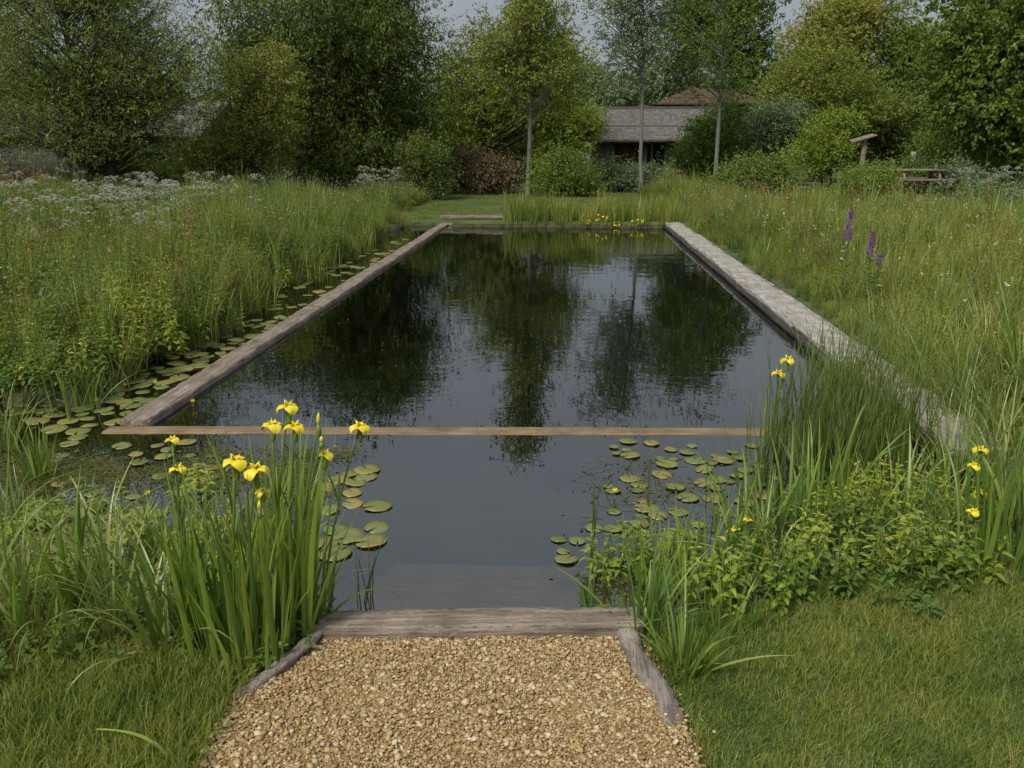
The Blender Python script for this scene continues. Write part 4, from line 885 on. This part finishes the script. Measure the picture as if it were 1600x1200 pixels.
for (x0, y0, x1, y1, x2, y2, wd_, zz, lb) in [(270, 1200, 250, 1140, 150, 1140, .013, .1, 'single curled grass blade at the bottom left of the picture'), (330, 1070, 390, 950, 470, 870, .011, .15, 'single long grass blade bending towards the iris clumps')]:
    g = Geo(); P = np.array([G(x0, y0, .0), G(x1, y1, zz), G(x2, y2, zz * .7)]); s = np.linspace(0, 1, 14)[:, None]; path = (1 - s) ** 2 * P[0] + 2 * s * (1 - s) * P[1] + s ** 2 * P[2]
    t_ = nrm(np.gradient(path, axis=0)); sd = nrm(np.cross(t_, [0, .3, 1])); ww = (wd_ * (1 - s ** 3 * .95) / 2)
    V = np.stack([path - sd * ww, path + sd * ww + [0, 0, .003]], 1).reshape(-1, 3); b_ = np.arange(13) * 2
    g.add(V, np.stack([b_, b_ + 1, b_ + 3, b_ + 2], -1), .8); tag(g.obj('grass_blade', M['iris'], loc=P[0]), lb, 'grass blade')
for i, (bx, by, n_, h_) in enumerate(sorted([(120, 830, 16, .3), (230, 820, 14, .28), (310, 860, 22, .36), (60, 870, 22, .4), (200, 860, 18, .38), (340, 800, 16, .28), (20, 800, 22, .4), (290, 930, 26, .45), (90, 960, 24, .45), (200, 940, 22, .45), (395, 870, 22, .38), (150, 770, 10, .2), (330, 740, 10, .18), (430, 850, 16, .34)])):
    clump('sedge_tussock', 'loose sedge in the weed of the left shallows, %s from the left' % ['first', 'second', 'third', 'fourth', 'fifth', 'sixth', 'seventh', 'eighth', 'ninth', 'tenth', 'eleventh', 'twelfth', 'thirteenth', 'fourteenth'][i], 'sedge', bx, by, 'sedge' if i % 2 else 'iris', n_, h_ * .45, h_, .009, .1, .4, 1.0, segs=8, fold=.2, z=WATER, group='loose sedges in the left shallows')
for k_, (yy_, kind, nb, hh_) in enumerate([(4.9, 'iris', 26, .5), (5.35, 'sedge', 30, .45), (6.0, 'iris', 24, .6), (6.7, 'reed', 30, .6), (7.3, 'iris', 26, .6), (8.2, 'reed', 34, .6), (9.2, 'iris', 26, .65), (10.3, 'reed', 34, .6), (11.6, 'iris', 30, .6), (13.2, 'reed', 36, .6), (14.8, 'reed', 40, .6), (16.5, 'reed', 40, .7)]):
    xx_ = float(shoreL(np.array(yy_))) + .12 + .1 * (k_ % 2); root = thing('water_edge_clump', 'grassy clump in the left channel at the meadow edge, %s from the camera' % ['first', 'second', 'third', 'fourth', 'fifth', 'sixth', 'seventh', 'eighth', 'ninth', 'tenth', 'eleventh', 'farthest'][k_], 'reeds', (xx_, yy_, WATER), 0, 'grassy clumps in the left channel'); g = Geo(); a = U(0, 6.28, nb)
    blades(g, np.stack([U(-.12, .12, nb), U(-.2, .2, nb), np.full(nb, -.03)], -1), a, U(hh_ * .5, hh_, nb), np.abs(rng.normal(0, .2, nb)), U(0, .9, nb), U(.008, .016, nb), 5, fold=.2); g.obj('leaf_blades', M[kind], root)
for (bx, by, lb, n_, h_) in [(1500, 735, 'sedge where the walkway ends beside the rushes', 40, .55), (1560, 690, 'tall sedge just beyond the walkway end at the right edge', 50, .7), (1590, 800, 'thick sedge behind the flowering iris at the right edge', 46, .6), (1450, 740, 'short sedge in front of the walkway end', 30, .4)]:
    clump('sedge_tussock', lb, 'sedge', bx, by, 'sedge', n_, h_ * .5, h_, .009, .13, .35, 1.1, segs=9, fold=0, z=-.05)
for (bx, by, lb, n_, h_, az_) in [(40, 985, 'long pale arching leaves sweeping right at the lower left', 9, .75, .3), (250, 985, 'long arching leaves crossing in front of the low iris flowers', 8, .6, 2.6), (110, 1035, 'long arching leaves over the rough lawn at the lower left', 8, .55, -.6), (-20, 940, 'long arching leaves entering from the left edge', 9, .85, .5), (470, 985, 'arching leaves bending over the open water at the irises', 9, .5, .35), (1210, 905, 'long pale arching leaves among the right hand herbs', 7, .55, 2.4), (1480, 880, 'long arching leaves beside the flowering iris on the right', 8, .6, 2.8)]:
    clump('arching_leaves', lb, 'sedge', bx, by, 'sedge', n_, h_ * .75, h_, .014, .06, .3, 1.7, segs=12, fold=.25, az=az_, aspread=.7)
# thin reeds in the water
def reeds(lb, bx, by, n_, h0, h1, sp=.06, w_=.0065, lean=.06, name='reed_clump', mat='rush', bend=.12, group=None, z=WATER, curved=False):
    b0 = G(bx, by, z); root = thing(name, lb, 'reeds', b0, 0, group); g = Geo()
    for i in range(n_):
        a = rng.uniform(0, 6.28); r = sp * math.sqrt(rng.random()); h = rng.uniform(h0, h1); le = rng.normal(0, lean, 2); s = np.linspace(0, 1, 6)[:, None]
        p = np.array([r * math.cos(a), r * math.sin(a), -.05]) + np.concatenate([le * h * (s + bend * 4 * s ** 3), s * (h + .05)], 1)
        tube(g, p, np.linspace(w_ / 2, w_ * .12, 6), 5, r=rng.random())
    g.obj('stems', M[mat], root); return root
reeds('three thin dark reeds standing at the left of the right hand pads', 925, 860, 5, .3, .5, .02)
reeds('tall thin reeds in front of the middle of the sunken beam', 1012, 790, 3, .25, .36, .03)
reeds('few thin reeds leaning over the right hand pads', 1110, 800, 5, .2, .4, .1, lean=.2)
reeds('slender reeds standing in water right of the tall irises', 575, 940, 7, .18, .32, .05, lean=.12)
reeds('airy group of tall thin reeds in front of the yellow flag over the water', 1178, 770, 14, .45, .68, .08, .007)
reeds('tall thin reeds at the left rim of the rush bed', 1225, 740, 26, .4, .7, .12, .007)
rb = [(1250, 700, 60), (1300, 690, 80), (1340, 665, 90), (1380, 690, 80), (1300, 740, 60), (1350, 750, 60), (1400, 720, 60), (1290, 640, 50), (1330, 620, 50)]
rl = ['left front part', 'centre', 'back centre', 'right centre', 'front centre', 'front right', 'far right', 'back left', 'rearmost part']
for (bx, by, n_), lb in zip(rb, rl):
    reeds('dense dark green rushes, ' + lb + ' of the bed beside the walkway', bx, by, n_, .32, .7, .2, .0085, lean=.1, name='rush_clump', bend=.16, group='rushes beside the walkway')
# yellow flag above the rushes
b0 = G(1200, 700, WATER); root = thing('yellow_iris', 'slender yellow iris flower above the thin reeds on the right', 'iris', b0)
g = Geo(); n_ = 7; blades(g, np.zeros((n_, 3)) + [0, 0, -.03] + rng.normal(0, .02, (n_, 3)), U(0, 6.28, n_), U(.35, .6, n_), U(.02, .12, n_), U(.05, .2, n_), U(.01, .014, n_), 6, fold=.3); g.obj('leaf_blades', M['iris'], root)
stalk(root, (0, 0, -.02), A(1231, 563, b0[1]) - b0, .06); stalk(root, (.02, 0, -.02), A(1216, 584, b0[1]) - b0, .055)
# right foreground
clump('sedge_tussock', 'fresh green fan of leaves on the bank right of the twisted log', 'sedge', 1068, 1048, 'iris', 34, .2, .42, .013, .045, .3, .55)
clump('sedge_tussock', 'fan of green leaves just behind the right end of the sleeper', 'sedge', 1005, 985, 'iris', 34, .2, .4, .013, .07, .3, .6)
clump('sedge_tussock', 'small tussock in the water touching the right end of the sleeper', 'sedge', 925, 950, 'iris', 20, .12, .26, .01, .04, .3, .6, z=WATER)
clump('sedge_tussock', 'low fine grass tuft at the top of the twisted log', 'sedge', 1012, 1025, 'rush', 40, .05, .12, .004, .03, .5, .8)
clump('yellow_iris', 'dense iris leaves left of the lime green herbs', 'iris', 1075, 935, 'iris', 42, .25, .46, .016, .12, .25, .5, z=WATER)
clump('yellow_iris', 'iris leaves beside the pale yellow low flowers', 'iris', 1130, 900, 'iris', 30, .28, .5, .016, .1, .25, .6, z=WATER, flowers=[(1168, 812, .035, ''), (1150, 826, .028, '')])
clump('yellow_iris', 'tall green blades in front of the rush bed', 'iris', 1240, 860, 'iris', 30, .35, .62, .017, .12, .2, .5, z=WATER)
clump('yellow_iris', 'tall iris blades rising out of the lime green herbs', 'iris', 1330, 870, 'iris', 14, .35, .6, .017, .08, .15, .3, z=WATER)
clump('yellow_iris', 'yellow iris clump in flower at the right edge of the picture', 'iris', 1560, 880, 'iris', 34, .4, .7, .02, .11, .16, .25, flowers=[(1532, 703, .04, ''), (1522, 728, .036, ''), (1532, 770, .034, ''), (1520, 800, .036, '')])
clump('yellow_iris', 'bright iris blades cut by the right edge of the picture', 'iris', 1625, 900, 'iris', 26, .45, .75, .022, .1, .16, .3)
for (bx, by, lb, n_, h_) in [(1500, 640, 'arching grass over the near end of the walkway', 60, .75), (1590, 640, 'arching meadow grass at the right edge above the walkway', 60, .8), (1430, 585, 'arching grass hiding the walkway behind the rushes', 55, .65), (1540, 560, 'tall arching grass in the meadow above the walkway end', 55, .8), (1480, 500, 'loose arching grass tussock in the right meadow', 50, .7), (1570, 730, 'arching sedge right of the walkway end', 45, .6), (1180, 870, 'pale arching sedge among the iris leaves on the right', 14, .45), (1400, 800, 'sedge blades arching out of the lime green herbs', 16, .5)]:
    clump('sedge_tussock', lb, 'sedge', bx, by, 'sedge', n_, h_ * .6, h_, .009, .13, .35, 1.2, segs=10, fold=0)
for (bx, by, lb, n_, h_, w_) in [(1030, 905, 'fresh iris leaves behind the sleeper end and the small tussock', 26, .36, .015), (1185, 850, 'iris leaves between the pale flowers and the rushes', 26, .6, .018), (1290, 805, 'iris leaves at the front foot of the rushes', 26, .66, .018), (1140, 975, 'short iris leaves at the lawn edge behind the green fan', 24, .28, .013), (1420, 860, 'upright iris leaves in the back of the lime green herbs', 22, .62, .018), (1490, 800, 'upright iris leaves beside the walkway end', 24, .55, .018), (1240, 925, 'thin iris leaves rising through the front of the herbs', 10, .34, .013), (985, 960, 'young iris leaves touching the back of the sleeper end', 22, .26, .012)]:
    clump('iris_leaves', lb, 'iris', bx, by, 'iris', n_, h_ * .6, h_, w_, .1, .2, .5, z=WATER if by < 920 else 0)
for (bx, by, lb, n_) in [(1395, 560, 'arching grass leaning over the walkway behind the rushes', 60), (1435, 600, 'second arching grass leaning over the walkway', 60), (1480, 645, 'third arching grass leaning over the walkway', 60), (1535, 690, 'arching grass covering the near end of the walkway', 60), (1360, 530, 'shorter grass leaning over the walkway above the rushes', 50)]:
    clump('arching_grass', lb, 'grass', bx, by, 'sedge', n_, .3, .72, .008, .12, .35, 1.2, segs=9, fold=0, az=math.pi, aspread=1.1)
for i, (bx, by, n_) in enumerate(sorted([(20, 850, 12), (75, 820, 12), (140, 890, 12), (210, 850, 10), (270, 880, 12), (320, 830, 9), (110, 920, 12), (240, 920, 12), (350, 900, 10), (175, 800, 8), (30, 930, 12), (300, 780, 8)])):
    b0 = G(bx, by, WATER); root = thing('water_herb', 'yellow green water herb rising in the left shallows, %s from the left' % ['first', 'second', 'third', 'fourth', 'fifth', 'sixth', 'seventh', 'eighth', 'ninth', 'tenth', 'eleventh', 'twelfth'][i], 'herb', b0, 0, 'water herbs in the left shallows'); herbgeo(n_, .12, .06, .2, .06, .019, 6).obj('leafy_stems', M['lime'], root)
# leafy herbs
ORD = ['first', 'second', 'third', 'fourth', 'fifth', 'sixth', 'seventh', 'eighth', 'ninth', 'tenth', 'eleventh', 'twelfth', 'thirteenth']
def herb(lb, bx, by, ns, sp, h0, h1, ll, lw, pr, mat, z=0, name='leafy_herb', cat='herb', group=None):
    b0 = G(bx, by, z); root = thing(name, lb, cat, b0, 0, group); g = herbgeo(ns, sp, h0, h1, ll, lw, pr); g.obj('leafy_stems', M[mat], root); return root
hb = [(1185, 938), (1255, 932), (1325, 925), (1390, 918), (1455, 908), (1500, 890), (1150, 915), (1230, 895), (1300, 885), (1375, 880), (1440, 868), (1200, 860), (1290, 845), (1360, 840), (1430, 825), (1490, 845), (1130, 940), (1400, 790), (1340, 800), (1460, 790), (1260, 820)]
pl = ['first', 'second', 'third', 'fourth', 'fifth']
M['lime2'] = foliage('green_leaves', [(.04, .1, .02), (.08, .16, .03), (.15, .23, .045)], .35, .06)
hb.sort(); cnt_r = dict(front=0, middle=0, back=0)
for i, (bx, by) in enumerate(hb):
    row = 'front' if by > 905 else ('middle' if by > 845 else 'back')
    cnt_r[row] += 1; herb('%s leafy herb in the %s row of the right bank mass, %s from left' % (['lime green', 'mid green'][i % 2], row, ORD[cnt_r[row] - 1]), bx, by, int(rng.integers(7, 13)), .13, .08, .3, rng.uniform(.04, .068), rng.uniform(.013, .024), 7, ['lime', 'lime2'][i % 2], group='lime green herbs on the right bank')
for i, (bx, by) in enumerate([(945, 900), (985, 880), (1020, 905), (1060, 870)]):
    herb('yellowish water herb behind the right end of the sleeper, %s from the left' % ORD[(0, 1, 2, 3)[i]], bx, by, 9, .07, .1, .22, .06, .017, 7, 'lime', z=WATER, group='water herbs behind the sleeper')
herb('low ferny weed at the edge of the lawn on the right', 1440, 960, 12, .07, .05, .1, .05, .02, 5, 'herb')
hl = [(300, 1010), (220, 1020), (140, 1010), (60, 970), (430, 1030), (470, 985), (100, 930), (230, 960), (350, 990), (20, 1050)]
hl.sort()
for k_, (bx, by) in enumerate(hl):
    herb('dark low herb among the irises on the left bank, %s from the left' % ORD[k_], bx, by, 14, .12, .06, .2, .045, .022, 6, 'herb', group='low herbs on the left bank')
for k_, (bx, by) in enumerate([(10, 612), (50, 606), (90, 598), (130, 588), (170, 578), (210, 565), (30, 585), (110, 575), (250, 548), (290, 528)]):
    herb('leafy herb at the near water edge of the left meadow, %s from the left' % ORD[k_], bx, by, 12, .2, .15, .42, .075, .024, 9, ['lime2', 'herb', 'lime'][k_ % 3], group='herbs at the left water edge')
# far reed bed with yellow flowers
for i, px_ in enumerate(np.linspace(800, 1040, 13)):
    b0 = G(px_, 352, 0); b0[1] = 17.95 + (i % 2) * .25; b0[0] = A(px_, 350, b0[1])[0]; b0[2] = -.05
    root = thing('reed_clump', 'bright green reeds along the far pool end, %s clump from the landing step' % ['first', 'second', 'third', 'fourth', 'fifth', 'sixth', 'seventh', 'eighth', 'ninth', 'tenth', 'eleventh', 'twelfth', 'thirteenth'][i], 'reeds', b0, 0, 'reeds along the far pool end')
    g = Geo(); n_ = 170; a = U(0, 6.28, n_); blades(g, np.stack([U(-.2, .2, n_), U(-.25, .25, n_), np.zeros(n_)], -1), a, U(.25, .8, n_) * rng.uniform(.7, 1.1), np.abs(rng.normal(0, .15, n_)), U(0, .7, n_), U(.009, .017, n_), 4); g.obj('leaf_blades', M['reed'], root)
for (a_, b_) in [(935, 344), (948, 341), (920, 347), (990, 347), (1000, 345), (965, 349)]:
    c = A(a_, b_, 17.75); g = Geo(); tube(g, np.array([[0, 0, -c[2] + WATER], [0, 0, 0]]), .006, 4); root = thing('marsh_flower', 'low yellow marsh flower at the foot of the far reeds', 'flower', (c[0], c[1], c[2]), 0, 'yellow flowers at the foot of the far reeds'); g.obj('stem', M['rush'], root)
    g = Geo(); k = 13; leafset(g, rng.normal(0, .05, (k, 3)) * [1, .6, .5], rv(k), .05, .035, U(0, 1, k)); g.obj('petals', M['petal'], root)
# pond lily buds
for (a_, b_, lb) in [(960, 773, 'yellow water lily bud above the right hand pads'), (302, 630, 'yellow water lily bud in the dark water inside the pool corner'), (186, 584, 'yellow bud highest up among the near left pads'), (196, 604, 'small yellow flower in the middle of the near left pads'), (243, 600, 'pale yellow bud close to the left balk'), (232, 777, 'yellow bud among the weeds left of the irises'), (152, 628, 'tiny yellow bud among the nearest left pads')]:
    c = G(a_, b_ + 6, WATER); root = thing('water_lily_bud', lb, 'flower', c); g = Geo(); tube(g, [[0, 0, -.05], [.002, 0, .035]], .003, 5); g.obj('stem', M['rush'], root)
    g = Geo(); n_ = 8
    for k in range(n_):
        aa = k * 6.283 / n_; d_ = np.array([math.cos(aa), math.sin(aa), 0]); sd = np.array([-d_[1], d_[0], 0]); r0 = .004; o0 = np.array([0, 0, .035])
        g.add([o0 + d_ * .002, o0 + d_ * .014 + sd * .006 + [0, 0, .006], o0 + d_ * .012 + [0, 0, .022], o0 + d_ * .014 - sd * .006 + [0, 0, .006]], [(0, 1, 2, 3)], rng.random())
    g.obj('petals', M['petal'], root)
# white umbels over the left meadow
def umbelproto(h, seed):
    root = thing('white_umbel_plant', 'x', 'wildflower', (0, 0, 0)); g = Geo(); gh = Geo()
    tube(g, [[0, 0, -.05], [.02, .01, h * .5], [.03, 0, h]], [.008, .006, .004], 5, r=.4)
    heads = [np.array([.03, 0, h])] + [np.array([rng.normal(0, .2), rng.normal(0, .2), h * rng.uniform(.78, 1.02)]) for _ in range(6)]
    for c in heads:
        j = np.array([.02, .0, h * .55]); tube(g, [j, (j + c) / 2 + [0, 0, .03], c - [0, 0, .04]], [.004, .003, .002], 4, r=.4)
        for k in range(9):
            a = k * .7; rq = .012 + .05 * (k % 3) / 2; u = c + np.array([math.cos(a) * rq, math.sin(a) * rq, -rq * rq * 9]); tube(g, [c - [0, 0, .04], u], .0012, 3, r=.5, cap=False); floretset(gh, u + [0, 0, .004], .013, 9, 0, size=.012, flat=.5)
    leafset(g, rng.normal(0, .12, (60, 3)) + [0, 0, h * .45], nrm(rng.normal(0, 1, (60, 3)) * [1, 1, .3]), .09, .03)
    g.obj('stems', M['herb'], root); gh.obj('flower_heads', M['white_petal'], root); return root
prot = [umbelproto(h, i) for i, h in enumerate((.95, 1.05, .85))]
usedp = set()
for reg, cnt_, lb, grp in [((-30, 60, 330, 10.5, 15), 0, '', ''), ((0, 280, 0, 9.5, 19), 84, 'white umbel flowers at the far left of the meadow', 'white umbels at the far left'), ((130, 290, 0, 12.5, 18), 24, 'white umbel flowers in front of the willow trunks', 'white umbels before the willow'), ((300, 400, 0, 13.5, 18), 15, 'white umbel flowers below the pale small tree', 'white umbels below the small tree'), ((545, 630, 0, 19, 23), 12, 'white umbel flowers below the weeping tree near the lawn', 'white umbels near the lawn'), ((1480, 1600, 0, 20, 26), 10, 'white umbel flowers right of the picnic table', 'white umbels right of the table')]:
    for _ in range(cnt_):
        Yd = rng.uniform(reg[3], reg[4]); c = A(rng.uniform(reg[0], reg[1]), 270, Yd); i = rng.integers(3)
        if i in usedp: r_o = copy_tree(prot[i])
        else: r_o = prot[i]; usedp.add(i)
        r_o.location = (c[0], Yd, 0); r_o.rotation_euler = (0, 0, rng.uniform(0, 6.28)); s_ = rng.uniform(.6, 1.05); r_o.scale = (s_, s_, s_); r_o['label'] = lb; r_o['group'] = grp
# purple loosestrife
for (a_, top_, bot_, Yd, lb) in [(1330, 328, 375, 8.2, 'tallest purple flower spike in the right hand meadow'), (1364, 362, 402, 8.0, 'middle purple flower spike, lower than its left neighbour'), (1375, 396, 414, 7.9, 'small lowest purple flower spike at the right of the pair')]:
    ct = A(a_, top_, Yd); cb = A(a_, bot_, Yd); root = thing('purple_flower_spike', lb, 'wildflower', (ct[0], Yd, 0)); g = Geo(); tube(g, [[0, 0, -.05], [.01, 0, cb[2] * .6], [0, 0, ct[2]]], [.005, .004, .002], 5)
    for zz in np.linspace(.2, cb[2], 12): leafset(g, np.tile([[0, 0, zz]], (3, 1)), nrm(rng.normal(0, 1, (3, 3)) * [1, 1, .3] + [0, 0, .3]), .07, .018)
    g.obj('leafy_stem', M['herb'], root); g = Geo(); hl_ = ct[2] - cb[2]; k = int(420 * hl_ / .3); zz = U(0, 1, k); rd = .021 * (1 - zz * .75); a = U(0, 6.28, k)
    P = np.stack([rd * np.cos(a), rd * np.sin(a), cb[2] + zz * hl_], -1); leafset(g, P, nrm(np.stack([np.cos(a), np.sin(a), U(0, .8, k)], -1)), .017, .012); g.obj('flower_spike', M['purple'], root)
# small meadow flowers as a mass
for nm_, mt_, lb_, sz_ in (('yellow_flowers', 'petal', 'small yellow flowers sprinkled through the meadow grass', .012), ('pale_seed_heads', 'straw', 'straw coloured seed heads among the meadow grass', .02)):
    if mt_ == 'straw': M['straw'] = attrmat('straw', [(.3, .24, .12), (.46, .38, .22), (.38, .26, .2)], .8)
    g = Geo(); n_ = 2200 if mt_ == 'straw' else 6500; x = np.concatenate([U(-14, -3.9, n_ // 2), U(2.8, 15, n_ // 2)]); y = rng.random(n_) ** .8 * 19 + 4.8; z = U(.3, .8, n_) * np.where(y < 6, .7, 1); k = (np.abs(x) < .72 * y + 2); x, y, z = x[k], y[k], z[k]
    for q_ in range(2): leafset(g, np.stack([x, y, z], -1) + rng.normal(0, .008, (len(x), 3)), nrm(rv(len(x)) * .6 + [0, 0, .8 if mt_ == 'straw' else .2]), sz_ * (2.2 if mt_ == 'straw' else 1), sz_ * .5)
    tag(g.obj(nm_, M[mt_]), lb_, 'wildflowers', kind='stuff')
g = Geo(); n_ = 2600; x = np.concatenate([U(-14, -3.8, n_ // 2), U(2.8, 15, n_ // 2)]); y = rng.random(n_) ** .8 * 19 + 4.6; z = U(.25, .75, n_); k = (np.abs(x) < .72 * y + 2); x, y, z = x[k], y[k], z[k]
for q_ in range(4): leafset(g, np.stack([x, y, z], -1) + rng.normal(0, .006, (len(x), 3)), nrm(rv(len(x)) + [0, 0, .5]), .018, .014, U(0, 1, len(x)) if q_ == 0 else None)
tag(g.obj('meadow_flowers', M['white_petal']), 'tiny pale flowers dotted through the meadow grass', 'wildflowers', kind='stuff')
# tell the nearer lily pads apart: by size, and by row and place in the row
O_ = ORD
for grp, per, place in (('lily pads right of the open water', 6, 'right of the open water'), ('small pads right of the open water', 7, 'right of the open water'), ('lily pads beside the tall irises', 3, 'beside the tall irises'), ('lily pads in the left shallows', 6, 'in the left shallows'), ('small pads in the left shallows', 6, 'in the brown left shallows'), ('lily pads in the near left channel', 10, 'in the near left channel')):
    L_ = sorted([o for o in C.objects if o.get('group') == grp], key=lambda o: o.location.y)
    for r0 in range(0, len(L_), per):
        for k, o in enumerate(sorted(L_[r0:r0 + per], key=lambda o: o.location.x)):
            sz_n = 'small' if o.scale.x < .048 else ('broad' if o.scale.x > .066 else 'round')
            o['label'] = '%s lily pad %s, %s from left, %s nearest row' % ('tiny' if grp.startswith('small pads right') else sz_n, place, O_[k], O_[r0 // per])
print('verts', sum(len(m_.vertices) for m_ in bpy.data.meshes))
